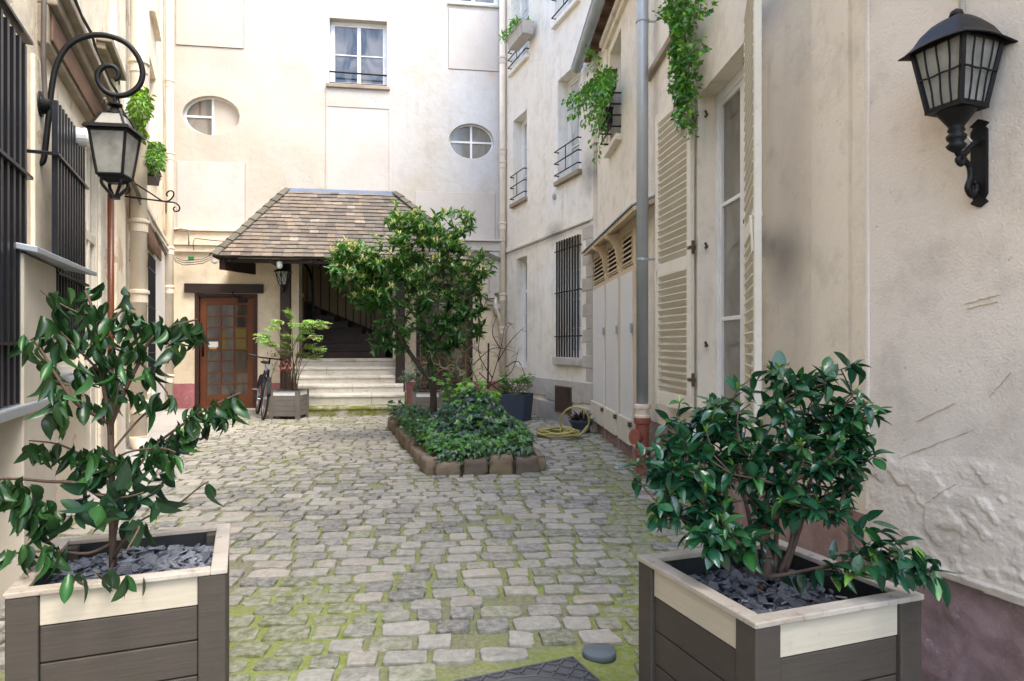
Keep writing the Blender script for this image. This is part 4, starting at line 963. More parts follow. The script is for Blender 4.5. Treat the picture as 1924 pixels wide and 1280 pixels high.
m = MB(); m.add([(-40, -40, -.12), (40, -40, -.12), (40, 60, -.12), (-40, 60, -.12)], [(0, 1, 2, 3)])
tag(m.build('ground', M['soil'], None), kind='structure')
st_ = .05; xs = np.arange(-6.7, 2.6, st_); ys = np.arange(.5, 13.6, st_)
m = MB(); cols = []; vs = []
for y in ys:
    for x in xs:
        k = moss(x, y); vs.append((x, y, und(x, y)-.014+.008*nz(x, y, 5, 14)+.006*k)); cols.append(lerp(G1, lerp(G2, (.14, .20, .02), max(0, nz(x, y, 7, 5))*1.6), min(1, k*1.5)))
nx = len(xs); m.add(vs, [(j*nx+i, j*nx+i+1, (j+1)*nx+i+1, (j+1)*nx+i) for j in range(len(ys)-1) for i in range(nx-1)])
tag(m.build('ground', M['grout'], None, cols=cols, smooth=True), kind='structure')
# manhole and cap footprints
MHc = [gnd(850, 1278), gnd(1078, 1231), gnd(1135, 1276)]
mh_d = (MHc[1]-MHc[0]); mh_a = math.atan2(mh_d.y, mh_d.x); mh_s = .62
mhc = MHc[1]+Vector((math.cos(mh_a+pi), math.sin(mh_a+pi), 0))*mh_s/2+Vector((math.sin(mh_a), -math.cos(mh_a), 0))*mh_s/2
cap = gnd(1126, 1221)
BED = [gnd(815, 892), gnd(1010, 883), Vector((-.22, 10.2, 0)), Vector((-1.78, 9.95, 0))]
def inpoly(x, y, P, mg=0):
    k = len(P)
    for i in range(k):
        a, b = P[i], P[(i+1) % k]
        c = (b.x-a.x)*(y-a.y)-(b.y-a.y)*(x-a.x)
        if c/math.hypot(b.x-a.x, b.y-a.y) < mg: return False
    return True
random.seed(11)
m = MB(); cols = []; th = R(5.5); ct, sn_ = math.cos(th), math.sin(th)
v_ = -1.5
while v_ < 14.5:
    rh = rnd(.120, .150); u = -8.5+rnd(0, .2)
    while u < 4:
        L = rnd(.125, .235)
        gw_ = .007+.010*max(0, nz(u, v_, 3, .9)+.3); a_, b_ = u+gw_, u+L-gw_
        wob = .03*nz(u, v_, 6, .45)
        uc, vc = (a_+b_)/2, v_+rh/2+wob
        x = uc*ct-vc*sn_; y = uc*sn_+vc*ct
        ok = court(x, y, .06) and not inpoly(x, y, BED, -.08)
        if ok:
            dx, dy = x-mhc.x, y-mhc.y; lx = dx*math.cos(mh_a)+dy*math.sin(mh_a); ly = -dx*math.sin(mh_a)+dy*math.cos(mh_a)
            if abs(lx) < mh_s/2+.11 and abs(ly) < mh_s/2+.10: ok = False
            if math.hypot(x-cap.x, y-cap.y) < .15: ok = False
            if math.hypot(x-(-3.6), y-10.9) < 0: ok = False
        sunk = moss(x, y) if ok else 0
        if ok and random.random() < .02+.16*max(0, sunk-.7): ok = False
        if ok:
            N = 14 if y < 6 else 8; hw, hh = (b_-a_)/2, (rh-.012-.010*max(0, nz(u, v_, 8, 1.3)))/2; e = rnd(.22, .42); rot = rnd(-.05, .05)
            zt = und(x, y)+rnd(-.004, .005)-.008*max(0, sunk-.45); tx, ty = rnd(-.03, .03), rnd(-.04, .04); sd = rnd(0, 99)
            rings = []
            for (sc, dz) in ((1.0, -.035), (.995, -.006), (.975, .002), (.93, .004), (.4, .005)):
                for k in range(N):
                    a = 2*pi*(k+.5)/N; c, s = math.cos(a), math.sin(a)
                    px_ = math.copysign(abs(c)**e, c)*hw; py_ = math.copysign(abs(s)**e, s)*hh
                    w = 1+.20*noise.noise(Vector((c*1.4+sd, s*1.4, sd)))+.05*noise.noise(Vector((c*4+sd, s*4, sd)))-.03
                    px_ *= sc*w; py_ *= sc*w; qx = px_*math.cos(rot)-py_*math.sin(rot); qy = px_*math.sin(rot)+py_*math.cos(rot)
                    X = x+qx*ct-qy*sn_; Y = y+qx*sn_+qy*ct
                    rings.append((X, Y, zt+dz+qx*tx+qy*ty+(.0055*nz(X, Y, 5, 18) if sc < .99 else 0)))
            rings.append((x, y, zt+.006+rnd(-.002, .002)))
            fs = [(r*N+k, r*N+(k+1) % N, (r+1)*N+(k+1) % N, (r+1)*N+k) for r in range(4) for k in range(N)]+[(4*N+k, 4*N+(k+1) % N, 5*N) for k in range(N)]
            m.add(rings, fs)
            g = random.random(); b = rnd(.72, 1.12)
            c0 = (.27*b, .255*b, .215*b) if g < .6 else ((.16*b, .155*b, .14*b) if g < .88 else (.32*b, .285*b, .23*b))
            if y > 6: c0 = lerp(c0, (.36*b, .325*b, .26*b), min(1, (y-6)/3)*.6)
            mk = max(0, sunk-.48)*1.35
            if random.random() < .07: mk = max(mk, .5)
            c1 = lerp(c0, (.11, .13, .03), min(.85, mk))
            ce = lerp(c1, (.12, .15, .025), min(.9, sunk*.9))
            cols += [ce]*N+[lerp(c1, ce, .7)]*N+[c1]*(3*N+1)
        u += L
    v_ += rh
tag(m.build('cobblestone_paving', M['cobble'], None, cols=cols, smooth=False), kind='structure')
# slabs: threshold strip under the doors and left pavement
def slab(name, pts, z, mat, label=None):
    m = MB(); k = len(pts); m.add([(p.x, p.y, z) for p in pts]+[(p.x, p.y, -.05) for p in pts], [tuple(range(k))]+[(i, (i+1) % k, (i+1) % k+k, i+k) for i in range(k)]); return tag(m.build(name, M[mat], None, bevel=.006), kind='structure')
slab('pavement', [LF.pt(5.5, .0, 0), LF.pt(LF.L, 0, 0), LF.pt(LF.L, .5, 0), LF.pt(5.5, .42, 0)], .035, 'stonebase')
slab('pavement', [BK.pt(.3, .0, 0), BK.pt(.3, .5, 0), BK.pt(2.1, .5, 0), BK.pt(2.1, .0, 0)], .03, 'stonebase')
# manhole cover
mh = empty('manhole_cover', (mhc.x, mhc.y, 0), mh_a, 'square cast iron manhole cover with raised zigzag tread at the bottom of the picture', 'manhole cover')
m = MB(); h = mh_s/2; m.box(-h, h, -h, h, -.05, -.004); m.build('frame', M['castiron'], mh, local=True, bevel=.003)
m = MB(); m.lathe([(.235, -.01), (.235, .001), (.22, .001)], 48); m.build('lid', M['castiron'], mh, local=True)
m = MB(); random.seed(2)
for i in range(-7, 8):
    for j in range(-7, 8):
        x, y = i*.04, j*.04
        rr = math.hypot(x, y)
        if rr > .25 and max(abs(x), abs(y)) < h-.015: z0 = -.004
        elif rr < .20: z0 = .001
        else: continue
        a = pi/4 if (i+j) % 2 else -pi/4
        Mx = Matrix.Translation((x, y, 0)) @ Matrix.Rotation(a, 4, 'Z'); m.box(-.021, .021, -.0045, .0045, z0, z0+.006, Mx)
m.build('tread_pattern', M['castiron'], mh, local=True)
m = MB()
for rr in (.245,): m.tube([(rr*math.cos(2*pi*k/48), rr*math.sin(2*pi*k/48), -.001) for k in range(48)], .005, 6, closed=True)
m.tube([(-h+.012, -h+.012, -.001), (h-.012, -h+.012, -.001), (h-.012, h-.012, -.001), (-h+.012, h-.012, -.001)], .005, 6, closed=True)
m.build('rim', M['castiron'], mh, local=True)
m = MB(); m.lathe([(.062, -.03), (.064, .000), (.06, .004), (.0, .006)], 32, (cap.x, cap.y, -.004), sx=1.05, sy=1.0); tag(m.build('valve_cap', M['greycap'], None, smooth=True), 'round blue grey flat cap set between mossy cobbles beside the manhole cover', 'cap')

# ================================================================== STONE EDGED BED
bed = empty('stone_edged_bed', (-.8, 8, 0), 0, 'narrow planting bed edged with rough brown sandstone blocks in the courtyard', 'flower bed')
random.seed(21)
def rock(c, ax, w, d, h):
    mb = MB(); N = 6; vs = []; cols = []; sd = rnd(0, 99); ang = math.atan2(ax.y, ax.x)+rnd(-.05, .05); v = rnd(.65, 1.15); hh = rnd(-.06, .06)
    base = random.choice([(.22, .16, .105), (.17, .13, .095), (.16, .13, .105), (.25, .195, .135)]); base = tuple(q*v for q in base)
    idx = {}
    for i in range(N+1):
        for j in range(N+1):
            for k in range(N+1):
                if 0 < i < N and 0 < j < N and 0 < k < N: continue
                p = Vector((i/N*2-1, j/N*2-1, k/N*2-1)); q = Vector([math.copysign(abs(t)**1.0, t) for t in p])
                s = 1/((abs(p.x)**7+abs(p.y)**7+abs(p.z)**7)**(1/7)); q = p*s
                q *= 1+.17*noise.noise(q*1.3+Vector((sd, 0, 0)))+.06*noise.noise(q*3+Vector((sd, 5, 0)))+.03*noise.noise(q*7+Vector((sd, 5, 0)))
                x, y, z = q.x*w/2, q.y*d/2, (q.z*.5+.5)*h*(1+hh)
                idx[(i, j, k)] = len(vs); vs.append((c.x+x*math.cos(ang)-y*math.sin(ang), c.y+x*math.sin(ang)+y*math.cos(ang), c.z+z))
                cols.append(lerp(base, (.13, .14, .06), max(0, .35-q.z)*.4))
    fs = []
    for a in range(N):
        for b in range(N):
            for k in (0, N):
                for mp in ((lambda s, t: (k, s, t)), (lambda s, t: (s, k, t)), (lambda s, t: (s, t, k))):
                    fs.append((idx[mp(a, b)], idx[mp(a+1, b)], idx[mp(a+1, b+1)], idx[mp(a, b+1)]))
    mb.add(vs, fs); return mb.build('edging_stone', M['edge'], bed, cols=cols, smooth=True)
for (a, b, tgt) in ((BED[0], BED[1], .235), (BED[1], BED[2], .26), (BED[3], BED[0], .22)):
    L = (b-a).length; k = round(L/tgt); d = (b-a)/k
    for i in range(k): rock(a+d*(i+.5)+Vector((0, 0, -.03)), d, d.length*.99, .17, .175+rnd(-.025, .025))
m = MB(); vs = [(p.x*.97-.02, p.y, .13) for p in BED]; 
# soil / mound
gx, gy = 26, 50; vs = []
def bedpt(s, t): return (BED[0]*(1-s)+BED[1]*s)*(1-t)+(BED[3]*(1-s)+BED[2]*s)*t
MND = Vector((-.42, 7.15, 0))
def bedz(x, y): return .13+.42*math.exp(-(((x-MND.x)/.42)**2+((y-MND.y)/.55)**2))+.05*math.exp(-(((x+1.1)/.3)**2+((y-8.2)/1.0)**2))+.01*nz(x, y, 0, 6)
for j in range(gy+1):
    for i in range(gx+1): p = bedpt(i/gx, j/gy); vs.append((p.x, p.y, bedz(p.x, p.y)))
m = MB(); m.add(vs, [(j*(gx+1)+i, j*(gx+1)+i+1, (j+1)*(gx+1)+i+1, (j+1)*(gx+1)+i) for j in range(gy) for i in range(gx)]); m.build('soil', M['soil'], bed, smooth=True)

# ================================================================== FOLIAGE TOOLS
def tmpl(width=.42, segs=4, fold=.18, curl=.15, tip=.8):
    vs = []; fs = []
    for i in range(segs+1):
        t = i/segs; w = width*.5*(math.sin(pi*t**tip)**.8 if 0 < t < 1 else 0.0); z = -curl*t*t
        if i in (0, segs): vs.append((0, t, z))
        else: vs += [(-w, t, z+fold*w), (0, t, z), (w, t, z+fold*w)]
    def ring(i): return [0]*3 if i == 0 else ([len(vs)-1]*3 if i == segs else [1+3*(i-1)+k for k in range(3)])
    for i in range(segs):
        a, b = ring(i), ring(i+1)
        for k in (0, 1):
            f = [a[k], a[k+1], b[k+1], b[k]]; g = []
            for q in f:
                if q not in g: g.append(q)
            if len(g) > 2: fs.append(tuple(g))
    return np.array(vs), fs
T_CAM = [tmpl(.50, 6, .32, .22, .92), tmpl(.46, 6, .5, .38, .9), tmpl(.54, 6, .15, .05, .95), tmpl(.42, 6, .7, .5, .9)]; T_DROOP = [tmpl(.44, 6, 1.1, .42, .95), tmpl(.5, 6, .8, .6, .95), tmpl(.36, 6, 1.6, .3, .9), tmpl(.48, 6, .5, .75, .9)]; T_LAN = [tmpl(.30, 4, .3, .18, .85), tmpl(.34, 4, .6, .35, .85)]; T_SML = tmpl(.55, 3, .25, .15); T_THIN = tmpl(.24, 3, .3, .2)
def ivy_t():
    o = [(0, 0), (-.34, -.06), (-.30, .14), (-.55, .34), (-.24, .46), (-.14, .68), (0, 1.0), (.14, .68), (.24, .46), (.55, .34), (.30, .14), (.34, -.06)]
    vs = [(0, .3, .07)]+[(x, y, -.05*abs(x)*2-.06*y*y) for x, y in o]; return np.array(vs), [(0, i+1, (i+1) % 12+1) for i in range(12)]
T_IVY = ivy_t()
class Leaves:
    def __init__(s): s.V = []; s.F = []; s.C = []; s.n = 0
    def add(s, T, pos, d, size, tint, up=None, roll=0.0, sway=.0, wsc=1.0):
        if isinstance(T, list): T = random.choice(T)
        tv, tf = T; d = Vector(d).normalized(); up = Vector(up or (0, 0, 1)); x = d.cross(up)
        if x.length < .05: x = d.orthogonal()
        x.normalize(); z = x.cross(d).normalized()
        if roll: c, sn = math.cos(roll), math.sin(roll); x, z = x*c+z*sn, z*c-x*sn
        B = np.array([x*wsc, d, z])*size
        P = tv @ B+np.array(pos)
        s.V.append(P); s.F += [tuple(i+s.n for i in f) for f in tf]; s.C.append(np.array(tint)[None, :]*np.where(np.abs(tv[:, :1]) < .01, 1.5, .88)); s.n += len(tv)
    def build(s, name, mat, parent=None, smooth=True):
        m = MB(); m.v = np.concatenate(s.V).tolist(); m.f = s.F; return m.build(name, M[mat], parent, smooth=smooth, cols=np.concatenate(s.C))
def jit(c, a=.25): v = rnd(1-a, 1+a); return (c[0]*v*rnd(.85, 1.15), c[1]*v, c[2]*v*rnd(.8, 1.2))
def rdir(): 
    while True:
        v = Vector((rnd(-1, 1), rnd(-1, 1), rnd(-1, 1)))
        if .1 < v.length < 1: return v.normalized()
def grow(base, attr, step=.07, wig=.25, sag=0.0):
    nodes = [Vector(b) for b in base]; par = [-1]+list(range(len(base)-1)); tips = []
    arr = [np.array(n) for n in nodes]; o = nodes[-1]
    for A in sorted(attr, key=lambda p: (p-o).length):
        D = np.linalg.norm(np.array(arr)-np.array(A), axis=1)+ np.maximum(0, np.array(arr)[:, 2]-A.z+.02)*1.5
        j = int(D.argmin()); p0 = nodes[j]; L = (A-p0).length; k = max(1, int(L/step)); side = rdir()*L*wig*.5
        last = j
        for i in range(1, k+1):
            t = i/k; p = p0.lerp(A, t)+side*math.sin(pi*t)*(1 if k > 1 else 0)+Vector((0, 0, sag*L*math.sin(pi*t)))
            nodes.append(p); arr.append(np.array(p)); par.append(last); last = len(nodes)-1
        tips.append(last)
    return nodes, par, tips
def limbmesh(nodes, par, r0, rmin, n=5, power=.5):
    cnt = [0]*len(nodes); ch = [0]*len(nodes)
    for p in par:
        if p >= 0: ch[p] += 1
    for i in range(len(nodes)-1, -1, -1):
        if ch[i] == 0: cnt[i] = 1
        if par[i] >= 0: cnt[par[i]] += cnt[i]
    mx = cnt[0]; m = MB()
    rad = [max(rmin, r0*(c/mx)**power) for c in cnt]
    for i, p in enumerate(par):
        if p >= 0 and (nodes[i]-nodes[p]).length > 1e-4: m.tube([nodes[p], nodes[i]], [min(rad[p], rad[i]*1.35), rad[i]], n if rad[i] > .006 else 4, cap=False)
    return m
def ellpts(c, r, k):
    out = []
    while len(out) < k:
        v = Vector((rnd(-1, 1), rnd(-1, 1), rnd(-1, 1)))
        if v.length < 1: out.append(Vector((c[0]+v.x*r[0], c[1]+v.y*r[1], c[2]+v.z*r[2])))
    return out

# ================================================================== WOODEN PLANTERS
def planter(label, c, rz, w, h, far=False, rimw=.045):
    r = empty('wooden_planter', (c[0], c[1], 0), rz, label, 'planter', 'square wooden planter boxes')
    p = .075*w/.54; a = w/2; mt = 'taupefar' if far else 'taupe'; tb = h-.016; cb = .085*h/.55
    for sx in (-1, 1):
        for sy in (-1, 1):
            m = MB(); m.box(sx*a-(p if sx > 0 else 0), sx*a+(0 if sx > 0 else p), sy*a-(p if sy > 0 else 0), sy*a+(0 if sy > 0 else p), 0, tb); m.build('corner_post', M[mt], r, local=True, bevel=.004)
    nb_ = 4; bh = (tb-cb-.05)/nb_
    for s in range(4):
        Mx = Matrix.Rotation(s*pi/2, 4, 'Z')
        m = MB()
        for i in range(nb_): m.box(-a+p+.001, a-p-.001, -a+.012, -a+.032, .05+i*bh+.003, .05+(i+1)*bh-.001, Mx)
        m.build('side_boards', M[mt], r, local=True, bevel=.003)
        m = MB(); m.box(-a+p+.001, a-p-.001, -a+.010, -a+.030, tb-cb+.002, tb, Mx); m.build('top_board', M['whiteboard' if far else 'creamboard'], r, local=True, bevel=.002)
        q = a+.004; m = MB()
        if far: m.box(-q, q-rimw*.7, -q, -q+rimw*.7, tb+.001, h-.006, Mx)
        else: m.box(-q, q-rimw, -q, -q+rimw, tb+.001, h, Mx)
        m.build('rim', M['taupefar' if far else 'rim'], r, local=True, bevel=.003)
    m = MB(); m.box(-a+.04, a-.04, -a+.04, a-.04, .1, h-.15); m.build('soil', M['soil'], r, local=True)
    m = MB()
    for s in range(4): m.box(-a+.034, a-.034, -a+.033, -a+.038, .1, tb, Matrix.Rotation(s*pi/2, 4, 'Z'))
    m.build('liner', M['rubber'], r, local=True)
    return r
def chips(label, c, rz, w, z, k, seed, tone=.115):
    random.seed(seed); m = MB(); cols = []
    for i in range(k):
        x, y = rnd(-w/2, w/2), rnd(-w/2, w/2); L = rnd(.009, .030); W_ = L*rnd(.45, .9); t = rnd(.0025, .006)
        zz_ = z+rnd(-.012, .022)+.02*nz(x, y, seed, 6)
        Mx = Matrix.Translation((c[0], c[1], 0)) @ Matrix.Rotation(rz, 4, 'Z') @ Matrix.Translation((x, y, zz_)) @ Matrix.Rotation(rnd(0, 6.3), 4, 'Z') @ Matrix.Rotation(random.gauss(0, .38), 4, 'X') @ Matrix.Rotation(random.gauss(0, .3), 4, 'Y')
        N = 5; P = [(math.cos(2*pi*q/N)*L*rnd(.7, 1.15), math.sin(2*pi*q/N)*W_*rnd(.7, 1.15)) for q in range(N)]
        vs = [Mx @ Vector((a, b, t/2)) for a, b in P]+[Mx @ Vector((a*1.04, b*1.04, -t/2)) for a, b in P]
        m.add(vs, [tuple(range(N)), tuple(range(2*N-1, N-1, -1))]+[(q, q+N, (q+1) % N+N, (q+1) % N) for q in range(N)])
        v = rnd(.55, 1.3); cols += [(tone*v, tone*1.04*v, tone*1.16*v)]*(2*N)
    return tag(m.build('slate_chips', M['slate'], None, cols=cols), label, 'slate chips', None, 'stuff')
H0 = .555
LA, LB_, LC = Vector((-1.346, 1.76)), Vector((-.82, 1.90)), Vector((-1.04, 2.41))
rzL = R(22); cL = Vector((-.83, 1.93))+Vector((math.cos(rzL+pi), math.sin(rzL+pi)))*.265+Vector((-math.sin(rzL), math.cos(rzL)))*.265
planter('large taupe wooden planter with cream top board on the left, drooping camellia inside', cL, rzL, .53, H0)
chips('blue grey slate chips around the drooping camellia in the left planter', cL, rzL, .45, H0-.075, 1500, 31, .20)
rzR = math.atan2(.18, .50); cR = Vector((.568, 1.55))+Vector((math.cos(rzR), math.sin(rzR)))*.265+Vector((-math.sin(rzR), math.cos(rzR)))*.265
planter('large taupe wooden planter at lower right turned with its corner towards us, bushy camellia inside', cR, rzR, .53, H0)
chips('dark slate chips under the bushy camellia in the right planter', cR, rzR, .44, H0-.09, 1300, 32, .085)
for (px, py) in ((1494, 1104), (1512, 1103), (1432, 1104)):
    Y = (HC-(H0-.08))*F/(py-CY); m = MB(); m.lathe([(.001, -.008), (.008, -.005), (.010, 0), (.007, .006), (.001, .008)], 10, ray(px, py, Y)); tag(m.build('fallen_fruit', M['orange'], None, smooth=True), 'small orange fallen fruit on the slate chips of the right planter', 'fruit', 'fallen orange fruit on the slate chips')
nf = gnd(531, 789); cN = (nf.x+.02, nf.y+.26)
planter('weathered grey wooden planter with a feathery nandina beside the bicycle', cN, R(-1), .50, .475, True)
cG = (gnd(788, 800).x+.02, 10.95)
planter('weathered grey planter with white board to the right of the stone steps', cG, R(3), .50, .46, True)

# ================================================================== CAMELLIAS
def leafspray(lv, T, pts, per, size, base, droop=.6, spread=.9, young=None, wsc=1.0, rr=.02):
    # pts: list of vectors along a twig, leaves alternate along it
    L = sum((pts[i+1]-pts[i]).length for i in range(len(pts)-1)); k = max(1, int(L*per))
    for i in range(k):
        t = (i+rnd(0, .9))/k*(len(pts)-1); j = min(int(t), len(pts)-2); p = pts[j].lerp(pts[j+1], t-j); ax = (pts[j+1]-pts[j]).normalized()
        d = ax*.5+rdir()*spread+Vector((0, 0, -droop)); q = p+rdir()*rr*.5
        lv.add(T, q, d, size*rnd(.72, 1.15), jit(young if young and random.random() < .12 else base), up=Vector((0, 0, 1))+rdir()*.5, roll=rnd(-.5, .5), wsc=wsc*rnd(.8, 1.1))
def pxpath(pts, Y0):
    out = []
    for q in pts:
        px, py = q[0], q[1]; dY = q[2] if len(q) > 2 else 0; out.append(ray(px, py, Y0+dY))
    return out
def smooth(pts, k=4):
    out = []
    for i in range(len(pts)-1):
        p0 = pts[max(i-1, 0)]; p1 = pts[i]; p2 = pts[i+1]; p3 = pts[min(i+2, len(pts)-1)]
        for j in range(k):
            t = j/k; out.append(.5*((2*p1)+(p2-p0)*t+(2*p0-5*p1+4*p2-p3)*t*t+(3*p1-p0-3*p2+p3)*t**3))
    out.append(pts[-1]); return out
random.seed(41)
YL = 2.02
cam = empty('camellia_shrub', ray(212, 1075, YL), 0, 'sparse camellia with drooping curled dark leaves in the left planter', 'shrub')
stems = [  # (path, r0, r1)
 ([(212, 1065), (211, 960), (209, 860), (206, 800), (196, 730), (183, 655), (176, 590), (160, 545)], .011, .004),
 ([(208, 800), (235, 735, .03), (262, 680, .05), (282, 640, .07), (320, 615, .1), (372, 600, .12)], .007, .003),
 ([(206, 797), (170, 775, -.05), (140, 755, -.1), (105, 705, -.12), (75, 655, -.12), (60, 640, -.12)], .006, .003),
 ([(211, 1030), (235, 920, .05), (285, 845, .1), (340, 800, .12), (395, 765, .14), (452, 738, .16)], .006, .003),
 ([(210, 950), (150, 910, -.05), (90, 905, -.1), (35, 900, -.15), (-20, 900, -.2)], .006, .003),
 ([(212, 900), (160, 860, .05), (110, 835, .05), (55, 828, .05)], .005, .0025),
 ([(211, 1020), (165, 1040, -.06), (95, 1035, -.12), (25, 1040, -.18)], .005, .003),
 ([(215, 1040), (262, 980, -.02), (330, 950, .0), (375, 915, .0), (392, 905, .0)], .004, .002),
 ([(212, 1050), (240, 1010, -.1), (262, 990, -.2), (235, 1040, -.28)], .005, .002),
 ([(186, 660), (215, 600, .04), (240, 570, .05), (232, 540, .05)], .004, .002),
 ([(176, 600), (130, 580, -.05), (95, 560, -.08), (75, 545, -.1)], .004, .002),
 ([(190, 700), (140, 650, -.06), (100, 610, -.08)], .004, .002),
 ([(262, 680, .05), (300, 720, .05), (315, 740, .06)], .004, .002),
 ([(209, 850), (250, 800, .02), (290, 760, .04), (300, 745, .04)], .004, .002),
 ([(214, 1050), (200, 1090, -.2), (180, 1075, -.3)], .004, .002),
 ([(209, 870), (240, 850, -.03), (300, 842, -.03), (330, 850, -.03)], .004, .002),
 ([(210, 930), (180, 930, -.1), (230, 935, -.15), (270, 925, -.15)], .004, .002),
 ([(208, 820), (215, 770, -.05), (225, 720, -.08)], .003, .002)]
bm_ = MB()
for pts, r0, r1 in stems:
    P = smooth(pxpath(pts, YL), 4); k = len(P); bm_.tube(P, [r0+(r1-r0)*i/(k-1) for i in range(k)], 6)
bm_.build('branches', M['bark'], cam, smooth=True)
lv = Leaves(); DG = (.010, .036, .009); DGb = (.020, .070, .015)
def cluster(px, py, dY, k, rx, ry, size=.069, droop=1.0, base=DG, T=T_DROOP, wsc=1.0):
    for _ in range(int(k*1.2)):
        a = rnd(0, 2*pi); q = rnd(0, 1)**.6; p = ray(px+rx*q*math.cos(a), py+ry*q*math.sin(a), YL+dY+rnd(-.06, .06))
        d = rdir()*.55+Vector((0, 0, -droop)); lv.add(T, p, d, size*rnd(.7, 1.12), jit(base if random.random() < .7 else DGb, .3), up=rdir(), roll=rnd(-1, 1), wsc=wsc*rnd(.75, 1.1))
CL = [(100, 545, -.05, 7, 32, 16), (140, 575, -.05, 12, 45, 28), (95, 600, -.05, 5, 25, 15), (185, 535, 0, 3, 25, 8), (232, 548, .05, 6, 14, 26), (195, 590, .03, 10, 40, 25),
      (120, 640, -.08, 14, 35, 30), (60, 640, -.12, 9, 26, 22), (90, 690, -.12, 10, 22, 25), (115, 735, -.12, 12, 24, 25), (100, 775, -.12, 6, 15, 14),
      (185, 645, 0, 16, 45, 25), (235, 600, .05, 14, 40, 20), (290, 605, .08, 14, 35, 22), (340, 615, .1, 14, 34, 24), (372, 605, .12, 5, 12, 18), (320, 650, .08, 8, 25, 20),
      (200, 690, .0, 12, 30, 25), (250, 645, .03, 8, 20, 20), (150, 700, -.05, 8, 20, 25), (160, 745, -.05, 3, 12, 14), (215, 725, .02, 10, 22, 20), (245, 690, .02, 2, 6, 10), (282, 690, .05, 6, 18, 22), (262, 740, .03, 2, 10, 12), (185, 760, .0, 4, 16, 14),
      (305, 745, .06, 8, 18, 14), (275, 760, .05, 3, 8, 12),
      (300, 830, .1, 12, 28, 16), (340, 805, .12, 16, 26, 26), (375, 785, .14, 16, 26, 28), (412, 765, .15, 14, 24, 22), (440, 745, .16, 7, 22, 12),
      (60, 835, .05, 6, 22, 6), (100, 840, .05, 8, 28, 12), (150, 850, .03, 12, 30, 18), (195, 855, .0, 12, 28, 22), (240, 860, 0, 14, 32, 24), (290, 845, .0, 12, 30, 20), (320, 860, 0, 6, 14, 14), (150, 880, 0, 6, 30, 14),
      (-10, 905, -.18, 8, 24, 18), (30, 915, -.15, 16, 30, 24), (60, 940, -.13, 16, 32, 26), (100, 960, -.1, 10, 26, 22), (80, 990, -.1, 5, 22, 14), (30, 950, -.15, 8, 22, 22),
      (70, 1030, -.15, 12, 32, 16), (20, 1035, -.18, 3, 12, 8), (110, 1025, -.12, 7, 20, 14)]
for c in CL: cluster(*c)
for c in ((225, 915, -.1, 12, 40, 22), (190, 945, -.15, 8, 30, 20), (270, 935, -.08, 10, 30, 16), (170, 910, -.05, 10, 30, 20), (300, 905, .0, 6, 20, 14), (240, 975, -.15, 5, 30, 14), (150, 960, -.1, 5, 24, 12)):
    cluster(*c, size=.080, droop=.35, base=(.013, .040, .020), T=T_CAM, wsc=1.15)
for c in ((130, 1080, -.26, 2, 8, 4), (155, 1072, -.26, 2, 8, 4), (205, 1075, -.26, 4, 14, 6), (230, 1082, -.26, 3, 12, 4), (265, 1085, -.24, 1, 6, 2), (388, 908, .0, 2, 6, 2), (272, 980, -.05, 3, 8, 6)):
    cluster(*c, size=.078, droop=1.2, base=(.011, .034, .013), T=T_CAM)
lv.build('foliage', 'droopleaf', cam)

random.seed(43)
YR = 1.92
cb2 = ray(1440, 1080, YR); 
cam2 = empty('camellia_shrub', cb2, 0, 'dense glossy camellia with blue green leaves in the right planter', 'shrub')
A = []
for (px, py, rx, ry, k, dY, rY) in ((1480, 720, 70, 40, 26, 0, .12), (1560, 760, 55, 50, 22, .0, .12), (1400, 770, 90, 45, 30, .0, .14), (1310, 790, 75, 40, 22, .0, .12), (1500, 830, 120, 50, 50, 0, .2),
                                   (1330, 860, 110, 55, 46, -.02, .2), (1240, 890, 55, 50, 24, 0, .12), (1590, 870, 50, 45, 22, 0, .12), (1300, 960, 90, 45, 34, -.05, .16), (1440, 900, 110, 60, 34, 0, .18), (1540, 930, 60, 35, 14, 0, .12), (1350, 1010, 60, 30, 12, -.1, .08),
                                   (1600, 690, 20, 14, 4, 0, .05), (1635, 780, 12, 10, 3, 0, .05)):
    c = ray(px, py, YR+dY); s = YR/F; A += ellpts(c, (rx*s, rY, ry*s), k)
base = []
nodes, par, tips = grow([cb2, cb2+Vector((.004, 0, .05)), cb2+Vector((.0, .01, .1))], A, .045, .3)
